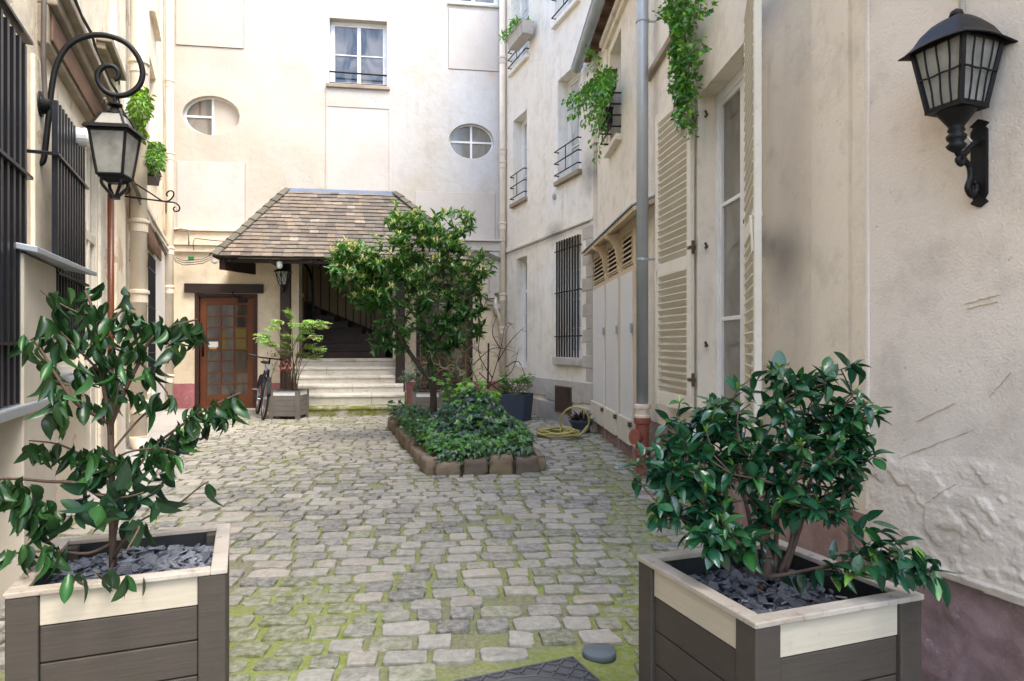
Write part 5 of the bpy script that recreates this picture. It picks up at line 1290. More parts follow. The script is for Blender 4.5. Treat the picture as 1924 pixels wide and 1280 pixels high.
# extra stems so it looks multi-stemmed
limbmesh(nodes, par, .016, .0018, 6, .42).build('branches', M['bark'], cam2, smooth=True)
m = MB()
for (a, b, c) in (((1475, 1075), (1512, 960), (1530, 860)), ((1425, 1080), (1405, 960), (1380, 870)), ((1455, 1075), (1460, 940), (1450, 820)), ((1430, 1082), (1370, 1000), (1320, 930)), ((1465, 1080), (1490, 1000), (1475, 900))):
    P = smooth(pxpath([a, b, c], YR), 5); m.tube(P, [.008-.004*i/(len(P)-1) for i in range(len(P))], 6)
m.build('stems', M['bark'], cam2, smooth=True)
lv = Leaves(); BG = (.014, .066, .030); YG = (.12, .24, .04)
def whorl(lv, T, nodes, par, tip, k, size, base, back=2, droop=.1, young=0, yc=YG, spread=.95, wsc=1.0):
    j = tip; ax = (nodes[tip]-nodes[par[tip]]).normalized() if par[tip] >= 0 else Vector((0, 0, 1)); chain = [tip]
    for _ in range(back):
        if par[j] > 0: j = par[j]; chain.append(j)
    ph = rnd(0, 6.28); o1 = ax.orthogonal().normalized(); o2 = ax.cross(o1)
    for i in range(k):
        n_ = chain[i*len(chain)//k]; a = ph+i*2.4; out = o1*math.cos(a)+o2*math.sin(a)
        d = ax*rnd(.15, .8)+out*spread+Vector((0, 0, -droop))+rdir()*.2
        lv.add(T, nodes[n_]+rdir()*.006, d, size*rnd(.5, 1.2), jit(base, .35), up=Vector((0, 0, 1))+ax*.5+rdir()*.35, roll=rnd(-.4, .4), wsc=wsc*rnd(.85, 1.15))
    if random.random() < young:
        for i in range(3): lv.add(T, nodes[tip], ax+rdir()*.5+Vector((0, 0, .5)), size*rnd(.4, .6), jit(yc, .2), wsc=.6)
for t in tips: whorl(lv, T_CAM, nodes, par, t, random.choice((6, 7, 8)), .056, BG if random.random() < .75 else (.020, .080, .022), 3, .18, .5)
# low side branch to the lower right
P = smooth(pxpath([(1440, 1085, -.05), (1500, 1075, -.1), (1570, 1060, -.18), (1640, 1045, -.22), (1700, 1050, -.25), (1735, 1070, -.26)], YR), 4)
m = MB(); m.tube(P, [.006-.004*i/(len(P)-1) for i in range(len(P))], 6); m.build('low_branch', M['bark'], cam2, smooth=True)
P2 = smooth(pxpath([(1590, 1058, -.18), (1625, 1015, -.2), (1640, 995, -.2)], YR), 4)
leafspray(lv, T_CAM, P[7:], 260, .066, BG, .35, .9, YG, rr=.06); leafspray(lv, T_CAM, P[12:], 200, .066, BG, .6, .8, YG, rr=.08); leafspray(lv, T_CAM, P2, 220, .066, BG, .2, .9, YG, rr=.05)
leafspray(lv, T_CAM, P[2:9], 60, .06, (.008, .03, .018), .2, .9)
lv.build('foliage', 'camellia', cam2)

# ================================================================== CENTRAL TREE
random.seed(47)
YT = 8.3; tb = ray(815, 785, YT); tb.z = bedz(tb.x, tb.y)-.03
tr = empty('evergreen_tree', tb, 0, 'small multi-stemmed evergreen tree with pale flower buds in the stone edged bed', 'tree')
s = YT/F
A = []
for (px, py, rx, ry, k, dY, rY) in ((690, 500, 75, 32, 90, -.1, .45), (660, 515, 48, 30, 50, 0, .3), (655, 470, 40, 14, 22, 0, .25), (700, 560, 45, 25, 36, 0, .3), (740, 610, 35, 30, 22, 0, .3), (870, 610, 45, 30, 34, 0, .35), (800, 470, 90, 60, 50, 0, .5), (830, 640, 45, 18, 14, 0, .3), (775, 420, 50, 35, 26, 0, .3), (760, 450, 55, 60, 42, 0, .4), (850, 430, 40, 45, 28, 0, .3), (830, 500, 95, 50, 75, 0, .6), (760, 555, 75, 35, 44, 0, .5), (860, 570, 60, 40, 40, 0, .45), (800, 610, 60, 30, 22, 0, .35), (900, 500, 22, 25, 10, 0, .2), (745, 395, 10, 20, 5, 0, .1), (715, 640, 22, 20, 8, -.1, .15), (880, 410, 12, 14, 4, 0, .1), (900, 540, 16, 10, 4, 0, .1)):
    A += ellpts(ray(px, py, YT+dY), (rx*s, rY, ry*s), k)
T0 = smooth([tb, ray(814, 735, YT), ray(808, 690, YT+.02), ray(800, 640, YT), ray(790, 590, YT), ray(800, 550, YT)], 3)
nodes, par, tips = [], [], []
B1 = smooth([ray(811, 718, YT), ray(785, 685, YT-.05), ray(755, 640, YT-.1), ray(735, 600, YT-.15), ray(715, 550, YT-.2)], 3)
B2 = smooth([ray(806, 680, YT), ray(830, 620, YT+.1), ray(845, 560, YT+.15), ray(850, 500, YT+.15)], 3)
nodes = list(T0); par = [-1]+list(range(len(T0)-1))
for B, root in ((B1, 4), (B2, 6)):
    s0 = len(nodes); nodes += B[1:]; par += [root]+list(range(s0, s0+len(B)-2))
arr = [np.array(n) for n in nodes]
for a_ in sorted(A, key=lambda p: (p-T0[6]).length):
    D = np.linalg.norm(np.array(arr)-np.array(a_), axis=1)+np.maximum(0, np.array(arr)[:, 2]-a_.z)*1.5+ (np.arange(len(arr)) < 6)*2
    j = int(D.argmin()); p0 = nodes[j]; L = (a_-p0).length; k = max(1, int(L/.1)); side = rdir()*L*.12; last = j
    for i in range(1, k+1):
        t = i/k; nodes.append(p0.lerp(a_, t)+side*math.sin(pi*t)); arr.append(np.array(nodes[-1])); par.append(last); last = len(nodes)-1
    tips.append(last)
limbmesh(nodes, par, .042, .0032, 8, .42).build('trunk', M['barkdark'], tr, smooth=True)
lv = Leaves(); TG = (.030, .085, .018)
for t in tips:
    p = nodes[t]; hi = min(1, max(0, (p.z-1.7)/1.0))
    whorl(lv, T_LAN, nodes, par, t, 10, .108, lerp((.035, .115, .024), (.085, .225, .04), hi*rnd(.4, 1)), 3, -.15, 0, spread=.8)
    whorl(lv, T_LAN, nodes, par, t, 4, .10, (.04, .13, .025), 5, .1, 0, spread=.9)
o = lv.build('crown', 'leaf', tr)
lv = Leaves()
for t in tips:
    if nodes[t].z > 1.75 and random.random() < .8:
        for i in range(random.choice((4, 6, 8))): lv.add(T_THIN, nodes[t]+rdir()*.02, rdir()*.6+Vector((0, 0, .8)), .075*rnd(.6, 1.2), jit((.55, .56, .25), .15), wsc=1.3)
lv.build('flower_buds', 'softleaf', tr)

# ================================================================== IVY MOUND
random.seed(53)
iv = empty('ivy', (MND.x, MND.y, .15), 0, 'mound of glossy ivy spilling over the front of the stone edged bed', 'ivy')
lv = Leaves()
def ivyadd(lv, x, y, zoff, size, col, out=None):
    z = bedz(x, y)+zoff; e = .05; n = Vector(((bedz(x-e, y)-bedz(x+e, y))/(2*e), (bedz(x, y-e)-bedz(x, y+e))/(2*e), 1)).normalized()
    d = Vector((rnd(-1, 1), rnd(-1, .3), rnd(-.6, .1))); lv.add(T_IVY, (x, y, z), d, size*rnd(.6, 1.2), col, up=n+Vector((0, -.5, 0))+rdir()*.55)
for _ in range(3600):
    a = rnd(0, 2*pi); q = rnd(0, 1)**.5; x = MND.x+.64*q*math.cos(a); y = MND.y-.1+.82*q*math.sin(a)
    if not inpoly(x, y, BED, -.02): continue
    if math.hypot(x-(-.36), y-6.62) < .075: continue
    b = random.random(); edge = q > .72
    c = jit((.011, .042, .016), .35) if b < (.55 if not edge else .25) else (jit((.015, .05, .026), .3) if b < .75 and not edge else jit((.055, .16, .018), .3))
    ivyadd(lv, x, y, .03+rnd(0, .20)*(1-q*.6), .070, c)
for _ in range(70):   # lighter shoots on top
    x = MND.x+.1+rnd(-.3, .2); y = MND.y+rnd(-.1, .2); ivyadd(lv, x, y, rnd(.16, .30), .07, jit((.11, .28, .02), .2))
for _ in range(300):   # trailing over the front stones
    t = rnd(.05, .95); p = BED[0]*(1-t)+BED[1]*t; lv.add(T_IVY, (p.x, p.y+rnd(-.07, .06), rnd(.12, .24)), Vector((rnd(-.5, .5), -.6, -.6)), .055*rnd(.7, 1.1), jit((.022, .075, .018), .4), up=Vector((0, -.8, .6))+rdir()*.4)
lv.build('leaves', 'ivy', iv)
gc = empty('ground_cover', (-1.2, 8.4, .15), 0, 'low green leafy ground cover along the left edge of the bed under the tree', 'ground cover')
lv = Leaves()
for _ in range(2400):
    t = rnd(.12, .98); s_ = rnd(-.06, .62)**1.0; p = bedpt(s_, t); 
    if math.hypot(p.x-MND.x, p.y-MND.y) < .5: continue
    h = rnd(.02, .24)*max(.3, 1-s_*1.1)
    lv.add(T_IVY if random.random() < .6 else T_SML, (p.x, p.y, .16+h), Vector((rnd(-1, 1), rnd(-1, .4), rnd(-.5, .3))), .062*rnd(.6, 1.25), jit((.025, .09, .015) if random.random() < .5 else (.013, .045, .013), .35), up=Vector((0, -.4, 1))+rdir()*.6)
lv.build('leaves', 'ivy', gc)
m = MB(); c = Vector((-.36, 6.62, .16)); m.lathe([(.055, -.05), (.082, .12), (.082, .125), (.092, .13), (.092, .165), (.078, .165), (.06, .06)], 24, c)
tag(m.build('terracotta_pot', M['terracotta'], None, smooth=False, bevel=.003), 'terracotta pot half buried in the ivy mound', 'pot')
# bare twiggy shrub and canes behind the mound
random.seed(59)
sh1 = empty('bare_shrub', ray(868, 745, 8.6), 0, 'thorny bare twig shrub with arching pale twigs behind the ivy mound', 'shrub')
b0 = ray(862, 790, 8.5); b0.z = .2
A = []
s = 8.5/F
for (px, py, rx, ry, k) in ((830, 665, 45, 35, 48), (880, 690, 45, 40, 44), (860, 640, 50, 18, 26), (800, 690, 25, 30, 14)): A += ellpts(ray(px, py, 8.5), (rx*s, .35, ry*s), k)
nodes, par, tips = grow([b0, ray(864, 755, 8.5), ray(872, 710, 8.5)], A, .05, .6, .12)
limbmesh(nodes, par, .016, .0038, 5, .4).build('twigs', M['twigpale'], sh1, smooth=True)
lv = Leaves()
for t in tips:
    for i in range(5): lv.add(T_THIN, nodes[t]+rdir()*.03, rdir(), .03, jit((.16, .2, .06), .3))
lv.build('buds', 'softleaf', sh1)
sh2 = empty('bare_shrub', ray(915, 745, 8.9), 0, 'bare dark twiggy branches rising in front of the corner downpipe', 'shrub')
m = MB()
for pts in ([(908, 760), (925, 710), (940, 660), (950, 610), (965, 560 + 50)], [(925, 710), (900, 665), (905, 620), (915, 595)], [(935, 680), (960, 640), (985, 615)], [(940, 655), (925, 625), (935, 590)], [(908, 740), (885, 690), (870, 640), (880, 610)], [(950, 690), (975, 680), (990, 720)], [(885, 690), (925, 655), (965, 660)], [(920, 725), (960, 700), (975, 655)], [(905, 665), (880, 650), (850, 655)], [(900, 700), (940, 735), (970, 730)]):
    P = smooth(pxpath(pts, 8.9), 4); m.tube(P, [.008-.0055*i/(len(P)-1) for i in range(len(P))], 5)
    for i in range(1, len(P)-1, 2):
        q = P[i]+rdir()*.12; m.tube([P[i], P[i].lerp(q, .5)+rdir()*.02, q], [.0035, .003, .002], 4)
m.build('twigs', M['barkdark'], sh2, smooth=True)
for px, y0, y1, r, l in ((916, 770, 645, .013, 'dark green plant stake standing upright behind the ivy'), (874, 790, 600, .010, 'pale cane stuck upright behind the ivy mound'), (842, 770, 690, .007, 'thin pale cane beside the small tree trunk')):
    m = MB(); a = ray(px, y0, 8.7); m.tube([a, ray(px+2, y1, 8.7)], r, 6); tag(m.build('plant_stake', M['barkdark' if r > .012 else 'twig'], None), l, 'plant stake')
# young leafy plant behind the mound
yp = empty('leafy_plant', ray(855, 740, 8.2), 0, 'young pale green leafy plant just behind the ivy mound', 'plant')
lv = Leaves(); m = MB()
for k in range(12):
    q = ray(rnd(815, 885), rnd(705, 765), 8.2+rnd(-.15, .15)); b = ray(855+rnd(-12, 12), 785, 8.2); m.tube([b, b.lerp(q, .6)+rdir()*.04, q], [.005, .004, .002], 4)
    for i in range(7): lv.add(T_IVY, q+rdir()*.05, Vector((rnd(-1, 1), rnd(-1, 1), rnd(-.5, .2))), .085*rnd(.6, 1.2), jit((.09, .22, .05), .3), up=Vector((0, -.6, 1))+rdir()*.4)
m.build('stems', M['twig'], yp); lv.build('leaves', 'softleaf', yp)
# ================================================================== NANDINA, POTTED PLANTS
random.seed(61)
nd = empty('nandina_shrub', (cN[0], cN[1], .4), 0, 'feathery light green nandina with reddish tips in the planter by the bicycle', 'shrub')
lv = Leaves(); m = MB(); Yn = cN[1]
SP = [(505, 640), (520, 615), (548, 598), (575, 605), (595, 612), (540, 632), (560, 640), (585, 632), (520, 648), (500, 630), (550, 612), (575, 652), (590, 655), (535, 662), (560, 668), (600, 606), (528, 605), (565, 622), (545, 650), (583, 672)]
for i, (px, py) in enumerate(SP):
    b = Vector((cN[0]+rnd(-.08, .12), cN[1]+rnd(-.1, .1), .38)); q = ray(px, py, Yn+rnd(-.2, .2)); mid = b.lerp(q, .55); mid.x = b.x+(q.x-b.x)*.25
    P = smooth([b, mid, q], 4); m.tube(P, [.009-.006*j/(len(P)-1) for j in range(len(P))], 5)
    out = Vector((q.x-b.x, (q.y-b.y), .05)).normalized()
    for f in range(20):
        ang = rnd(-1.3, 1.3); d = Matrix.Rotation(ang, 3, 'Z') @ out+Vector((0, 0, rnd(-.3, .25))); d.normalize(); L = rnd(.10, .22); t = q+rdir()*.03
        red = random.random() < (.25 if py > 640 or px > 580 else .04)
        for k in range(10):
            p = t+d*L*k/10+Vector((0, 0, -.03*(k/10)**2)); sd = d.cross(Vector((0, 0, 1))).normalized()*(1 if k % 2 else -1)
            lv.add(T_THIN, p, d*.6+sd*.8+Vector((0, 0, -.25)), rnd(.045, .07), jit((.17, .10, .06) if red else (.28, .44, .13), .25), wsc=1.6)
for k in range(5):
    q = ray(rnd(505, 530), rnd(655, 700), Yn); 
    for _ in range(16): lv.add(T_THIN, q+rdir()*.09, rdir()+Vector((0, 0, -.3)), .055, jit((.14, .09, .05), .3))
for _ in range(26): lv.add(T_SML, ray(rnd(525, 548), rnd(678, 695), Yn-.2)+rdir()*.04, rdir()+Vector((0, 0, -.4)), .07, jit((.25, .10, .09), .3))
for _ in range(30): lv.add(T_THIN, ray(rnd(545, 565), rnd(695, 730), Yn-.1)+rdir()*.05, rdir()+Vector((0, 0, -.5)), .05, jit((.13, .2, .07), .3))
m.build('stems', M['twigred'], nd, smooth=True); lv.build('foliage', 'softleaf', nd)
# grey green shrub by the steps
gs = empty('grey_green_shrub', (cG[0], cG[1], .4), 0, 'fine grey green shrub in the planter right of the stone steps', 'shrub')
random.seed(63); b = Vector((cG[0], cG[1], .36)); s = cG[1]/F
A = ellpts(ray(775, 705, cG[1]), (26*s, .22, 30*s), 60)+ellpts(ray(800, 700, cG[1]), (20*s, .22, 25*s), 30)
nodes, par, tips = grow([b, b+Vector((0, 0, .06))], A, .05, .3); limbmesh(nodes, par, .013, .0025).build('branches', M['bark'], gs)
lv = Leaves()
for t in tips: whorl(lv, T_THIN, nodes, par, t, 12, .055, (.13, .19, .13), 3, .2)
lv.build('foliage', 'softleaf', gs)
# pinkish blossom plant behind tree
# blue grey tapered planter with leafy plant
bp = gnd(967, 792); bp.y += .22
pl = empty('blue_grey_planter', (bp.x, bp.y, 0), R(-20), 'rounded dark blue grey planter holding a fresh green plant near the corner', 'planter')
m = MB(); N = 36; vs = []; hgt = .43
def sq(a, r, e=.42): c, s_ = math.cos(a), math.sin(a); return (math.copysign(abs(c)**e, c)*r, math.copysign(abs(s_)**e, s_)*r)
for (rr, z) in ((.235, 0), (.275, hgt), (.255, hgt), (.25, hgt-.08), (0.001, hgt-.08)):
    for k in range(N): x, y = sq(2*pi*k/N, rr); vs.append((x, y, z))
m.add(vs, [(r*N+k, r*N+(k+1) % N, (r+1)*N+(k+1) % N, (r+1)*N+k) for r in range(4) for k in range(N)]); m.build('body', M['bluegrey'], pl, local=True, smooth=False, bevel=.004)
m = MB(); m.lathe([(.25, hgt-.06), (.0, hgt-.05)], 24); m.build('soil', M['soil'], pl, local=True)
hp = empty('hydrangea', (bp.x, bp.y, .35), 0, 'bright green broad leaved plant in the blue grey planter', 'plant')
random.seed(67); lv = Leaves(); m = MB()
for k in range(34):
    q = ray(rnd(938, 998), rnd(698, 732), bp.y+rnd(-.12, .12)); b = Vector((bp.x+rnd(-.1, .1), bp.y+rnd(-.06, .06), .37)); m.tube([b, b.lerp(q, .5)+rdir()*.015, q], [.006, .005, .004], 5)
    ph = rnd(0, 6)
    for i in range(8): a = ph+i*2.4; lv.add(T_SML, q+Vector((0, 0, -.01*i)), Vector((math.cos(a), math.sin(a), rnd(-.1, .5))), .12*rnd(.6, 1.1), jit((.09, .28, .03), .2), up=(0, 0, 1))
m.build('stems', M['twig'], hp); lv.build('leaves', 'leaf', hp)

# grey pot with spiky dead stems and a hose
gp = ray(1092, 806, 9.25); gp.z = 0
pt = empty('grey_pot', (gp.x, gp.y, 0), 0, 'low grey glazed pot with spiky dark dead stems behind the yellow hose', 'pot')
m = MB(); m.lathe([(.11, 0), (.135, .03), (.12, .05), (.16, .14), (.175, .15), (.175, .17), (.15, .17), (.13, .1)], 28, gp); m.build('body', M['bluegrey'], pt)
m = MB(); random.seed(5)
for k in range(22):
    a = -1.25+2.5*k/21+rnd(-.05, .05); d = Vector((math.sin(a)*.9, rnd(-.3, .15), math.cos(a)*.85+.1)); p = gp+Vector((0, 0, .13)); L = rnd(.16, .25); m.tube([p+d*.05, p+d*L*.6, p+d*L+Vector((0, 0, -.01))], [.006, .011, .003], 5)
m.build('dead_stems', M['rubber'], pt)
m = MB(); p = gp+Vector((.02, -.12, .2)); m.tube([p, p+Vector((.01, 0, .08))], .008, 6); m.build('red_tag', M['terracotta'], pt)
hs = MB(); pts = []
hc = ray(1050, 812, 8.8); hc.z = 0
for k in range(150):
    a = 2*pi*k/24.5; rr = 1+.10*math.sin(k*.37); pts.append((hc.x-.01+.235*rr*math.cos(a)+.03*math.sin(k*.11), hc.y+.10+.30*rr*math.sin(a), .02+.055*k/150+.012*math.sin(k*.7)))
loop = []
cl = ray(1078, 795, 9.0); cl.z = .17
for k in range(26):
    a = pi+.4+2*pi*k/24; loop.append((cl.x+.19*math.cos(a), cl.y-.16-.06*math.sin(a)+.02, max(.02, .19+.20*math.sin(a))))
tail = [(cl.x-.2, cl.y-.3, .05)]
hs.tube(smooth([Vector(p) for p in pts+tail+loop], 2), .013, 8)
P = smooth([ray(1022, 823, 8.7), ray(1050, 828, 8.6), ray(1085, 820, 8.7), ray(1104, 800, 8.8)], 6)
for p in P: p.z = max(p.z, .02)
hs.tube(P, .013, 8)
tag(hs.build('garden_hose', M['hose'], None, smooth=True), 'coiled yellow garden hose lying on the cobbles beside the white shed doors', 'hose')

# ================================================================== HANGING PLANTS
def hanging(name, label, strands, T, size, col, per, Yf, mat='ivy', stem='twig', droop=.4, r=.004, cat='climbing plant', spread=.9):
    o = empty(name, strands[0][0] if isinstance(strands[0][0], Vector) else Yf(*strands[0][0]), 0, label, cat); lv = Leaves(); m = MB()
    for s_ in strands:
        P = smooth([Yf(*p) for p in s_], 4); m.tube(P, [r*(1-.6*i/(len(P)-1)) for i in range(len(P))], 5); leafspray(lv, T, P, per, size, col, droop, spread, (.20, .42, .05), rr=.10)
    m.build('stems', M[stem], o); lv.build('foliage', mat, o); return o
random.seed(71)
fB = lambda px, py, n=.12: (lambda q: RB.pt(q[0], n, q[1]))(RB.uz(px, py, n))
def fBn(px, py, n=.12): u, z = RB.uz(px, py, n); return RB.pt(u, n, z)
st_ = []
for k in range(11):
    x = 1275+rnd(-20, 35); st_.append([(x, -60, .1), (x+rnd(-10, 8), 20, .12), (1280+rnd(-16, 20), 90, .13), (1280+rnd(-14, 14), 150+rnd(0, 60), .12)])
for k in range(5): st_.append([(1285, -10, .1), (1280+rnd(-6, 6), 110, .1), (1282+rnd(-8, 8), 180, .12), (1283+rnd(-10, 12), 228+rnd(0, 22), .12)])
st_ += [[(1290, 30, .12), (1310, 22, .14), (1330, 12, .16)], [(1290, 105, .12), (1306, 92, .14), (1322, 85, .15)], [(1290, 115, .12), (1308, 116, .14)], [(1268, 20, .12), (1252, 30, .12), (1240, 18, .12)], [(1290, 150, .1), (1305, 148, .1), (1308, 170, .1), (1302, 260, .1)]]
hanging('ivy_vine', 'long ivy vine hanging down the wall onto the louvred shutter', st_, T_IVY, .045, (.055, .18, .022), 85, fBn)
st_ = []
bx0 = (1143, 172, .14)
for (px, py) in ((1110, 180), (1085, 190), (1062, 190), (1055, 215), (1072, 225), (1100, 230), (1115, 250), (1120, 300), (1100, 205), (1095, 165), (1105, 130), (1102, 95), (1128, 150), (1140, 140), (1120, 210), (1128, 240), (1110, 265), (1085, 210), (1135, 180), (1125, 195), (1112, 225), (1095, 240), (1130, 165), (1150, 150), (1090, 185), (1108, 160), (1120, 175), (1118, 160)):
    st_.append([bx0, ((px+1143)/2, (py+160)/2-10, .24), (px, py, .32+rnd(-.1, .1))])
hanging('window_plant', 'bushy green trailing plant spilling from the dark window box under the gutter', st_, T_SML, .065, (.055, .19, .016), 62, fBn, 'leaf', droop=.3, cat='plant')
# window boxes
def box_on(W, u0, u1, z, n0, n1, h, mat, label):
    m = MB(); p = .02
    m.hexa([W.pt(u0+p, n0, z-h), W.pt(u1-p, n0, z-h), W.pt(u1-p, n1-p, z-h), W.pt(u0+p, n1-p, z-h), W.pt(u0, n0, z), W.pt(u1, n0, z), W.pt(u1, n1, z), W.pt(u0, n1, z)])
    W.box(m, u0-.01, u1+.01, n0-.005, n0+.01, z-.03, z+.005); W.box(m, u0-.01, u1+.01, n1-.01, n1+.012, z-.03, z+.005)
    return tag(m.build('window_box', M[mat], None, bevel=.005), label, 'window box')
box_on(RB, b1[0]+.02, b1[1]-.1, 4.55, .03, .17, .22, 'greengrey', 'dark green grey window box hanging on the rail, upper of two under the gutter')
box_on(RB, b1[0]+.00, b1[1]-.35, 4.18, .03, .17, .20, 'rubber', 'black window box below the dark green grey one, lower of two')
zb = RA.z(975, 75, .2)
box_on(RA, RA.u(962, .2), RA.u(993, .2)-.05, RA.z(985, 45, .2), .08, .3, .22, 'stonebase', 'pale weathered window box with grassy plant at the top right window')
random.seed(73); lv = Leaves()
u0, u1 = RA.u(962, .2), RA.u(993, .2)-.05; zt = RA.z(985, 45, .2)
for _ in range(700): u = rnd(u0-.15, u1-.1); lv.add(T_THIN, RA.pt(u, rnd(.06, .38), zt+rnd(-.04, .10)), Vector((rnd(-1, 1), rnd(-1, 1), rnd(-.3, 1))), .09*rnd(.5, 1.2), jit((.06, .22, .012), .3))
tag(lv.build('window_plant', 'leaf', None), 'low bright green plant in the pale window box high on the right', 'plant')
def fLn(px, py, n=.15): u, z = LF.uz(px, py, n); return LF.pt(u, n, z)
random.seed(79)
for (lab, cx_, y0, y1, w, c, k) in (('yellow green variegated plant trailing from the nearer upper left window', 262, 180, 262, 13, (.08, .155, .018), 24), ('small green plant on the sill of the far upper left window', 292, 272, 322, 12, (.055, .125, .016), 14)):
    st_ = []
    for _ in range(k): x = cx_+rnd(-w*.3, w*.3); y = rnd(y0+8, y0+30); st_.append([(x, y, .15), (x+rnd(-4, 8), y-8, .25), (cx_+rnd(-w, w), rnd(y0, y1), .3+rnd(-.1, .1))])
    hanging('window_plant', lab, st_, T_SML, .065, c, 60, fLn, 'leaf', cat='plant')
u, z = LF.uz(258, 215, .15); box_on(LF, u-.35, u+.25, z+.05, .06, .24, .18, 'plastic', 'white window box under the nearer upper left window plant')
u, z = LF.uz(287, 318, .15); box_on(LF, u-.3, u+.3, z+.0, .06, .22, .16, 'rubber', 'small black window box at the far upper left window')
# tufts of grass at the foot of the left wall
lv = Leaves(); random.seed(83)
for k in range(160): p = LF.pt(LF.u(262)+rnd(-.35, .35), .48+abs(random.gauss(0, .05)), .0); lv.add(T_THIN, p, Vector((rnd(-.5, .5), rnd(-.5, .5), 1)), rnd(.05, .12), jit((.10, .24, .04), .3), wsc=.4)
tag(lv.build('grass', 'softleaf', None), 'tuft of grass at the foot of the left wall pavement', 'grass', None, 'stuff')

# ================================================================== LANTERNS
def frust(m, z0, r0, z1, r1, c, ang=pi/4):
    P = lambda r, z: [c+Vector((r*math.sqrt(2)*math.cos(ang+k*pi/2), r*math.sqrt(2)*math.sin(ang+k*pi/2), z)) for k in range(4)]
    m.hexa(P(r0, z0)+P(r1, z1))
Pl = LF.pt(LF.u(68), 0.0, LF.z(68, 195)); e = Vector((LF.n.x, LF.n.y, 0)); ea = math.atan2(e.y, e.x)
ll = empty('wall_lantern', Pl, 0, 'black hanging lantern on a large scrolled iron arm on the left wall', 'lantern')
def la(px, py):   # point in the vertical plane through the plate, normal to the wall
    a = (px-CX)/F; t = (a*Pl.y-Pl.x)/(e.x-a*e.y); Y = Pl.y+e.y*t; return Vector((Pl.x+e.x*t, Y, HC+(CY-py)/F*Y))
m = MB(); arm = [(66, 303), (74, 308), (82, 300), (86, 270), (92, 215), (98, 160), (108, 118), (130, 84), (165, 68), (200, 67), (235, 80), (258, 105), (268, 135), (262, 160), (243, 176), (220, 180), (198, 172), (185, 155), (184, 138), (196, 125), (212, 125), (222, 135), (222, 146), (215, 151)]
P = smooth([la(*p) for p in arm], 4); k = len(P); m.tube(P, [.017 if i < k*.8 else .017-.006*(i-k*.8)/(k*.2) for i in range(k)], 10)
m.build('scroll_arm', M['iron'], ll, smooth=True)
m = MB(); c = Pl; m.tube([c, c+e*.03], .075, 20); m.tube([c+e*.03, c+e*.075], [.062, .03], 20); m.build('wall_plate', M['iron'], ll, bevel=.004)
top = la(216, 180); ctr = Vector((top.x, top.y, 0)); sc = top.y/F
def zz(py): return HC+(CY-py)/F*top.y
rz_ = R(8)
LS = .70
def fr(m, y0, r0, y1, r1): frust(m, zz(y0), r0*LS, zz(y1), r1*LS, ctr, pi/4+rz_)
m = MB(); m.lathe([(.012, zz(182)), (.012, zz(192)), (.022, zz(193)), (.042, zz(196)), (.042, zz(199)), (.02, zz(203)), (.03, zz(207)), (.055, zz(214)), (.06, zz(216))], 18, ctr)
fr(m, 250, .190, 243, .175); fr(m, 243, .172, 240, .135); fr(m, 217, .082, 213, .06)
fr(m, 338, .095, 332, .105); fr(m, 345, .05, 338, .09)
hw = lambda y: .105+(.150-.105)*(332-y)/(332-252); hu = lambda y: .080+(.130-.080)*(y-217)/(240-217)
def cor(r, y, k): r = r*LS; a = pi/4+rz_+k*pi/2; return ctr+Vector((r*math.sqrt(2)*math.cos(a), r*math.sqrt(2)*math.sin(a), zz(y)))
for k in range(4):
    m.tube([cor(.150, 250, k), cor(.103, 333, k)], .009, 6); m.tube([cor(.130, 241, k), cor(.080, 217, k)], .007, 6)
    m.tube([cor(.150, 252, k), cor(.150, 252, k+1)], .010, 6); m.tube([cor(.103, 332, k), cor(.103, 332, k+1)], .009, 6)
    a = cor(.075, 340, k); b = ctr+Vector((0, 0, zz(372))); mid = a.lerp(b, .5)+(a-ctr-Vector((0, 0, zz(340)))).normalized()*-.0+Vector((0, 0, -.01))
    m.tube(smooth([a, a+Vector((0, 0, -.03)), b+(a-Vector((ctr.x, ctr.y, a.z)))*.35+Vector((0, 0, .02)), b+(a-Vector((ctr.x, ctr.y, a.z)))*.2], 3), .010, 6)
m.lathe([(.03, zz(374)), (.03, zz(371))], 12, ctr)
m.build('cage', M['iron'], ll, smooth=False)
m = MB(); fr(m, 332, .100, 252, .146); fr(m, 241, .125, 217, .076); m.build('glass', M['lampglass'], ll)
# sign bracket further along
Ps = LF.pt(LF.u(222), .0, 0)
def lb_(px, py):
    a = (px-CX)/F; t = (a*Ps.y-Ps.x)/(e.x-a*e.y); Y = Ps.y+e.y*t; return Vector((Ps.x+e.x*t, Y, HC+(CY-py)/F*Y))
sb = empty('iron_sign_bracket', Ps+Vector((0, 0, 2.6)), 0, 'thin scrolled iron sign bracket with two short chains and no sign on the left wall', 'sign bracket')
m = MB(); m.tube([lb_(209, 366), lb_(320, 380)], .009, 6)
m.tube(smooth([lb_(*p) for p in ((236, 334), (265, 352), (290, 368), (306, 378), (318, 377), (326, 368), (325, 360), (318, 359), (313, 364), (315, 369))], 3), .008, 6)
m.tube(smooth([lb_(*p) for p in ((312, 379), (328, 381), (337, 388), (336, 396), (328, 397), (326, 391), (330, 389))], 3), .008, 6)
m.tube(smooth([lb_(*p) for p in ((214, 360), (226, 367), (238, 364), (244, 356), (240, 351))], 3), .008, 6)
m.build('scroll_frame', M['iron'], sb, smooth=True)
for px in (232, 312):
    m = MB()
    for k in range(4):
        c = lb_(px, 383+k*5); rz2 = (k % 2)*pi/2
        m.tube([c+Vector((.008*math.cos(a)*math.cos(rz2), .008*math.cos(a)*math.sin(rz2), .019*math.sin(a))) for a in [2*pi*j/10 for j in range(10)]], .0035, 5, closed=True)
    m.build('chain', M['iron'], sb)

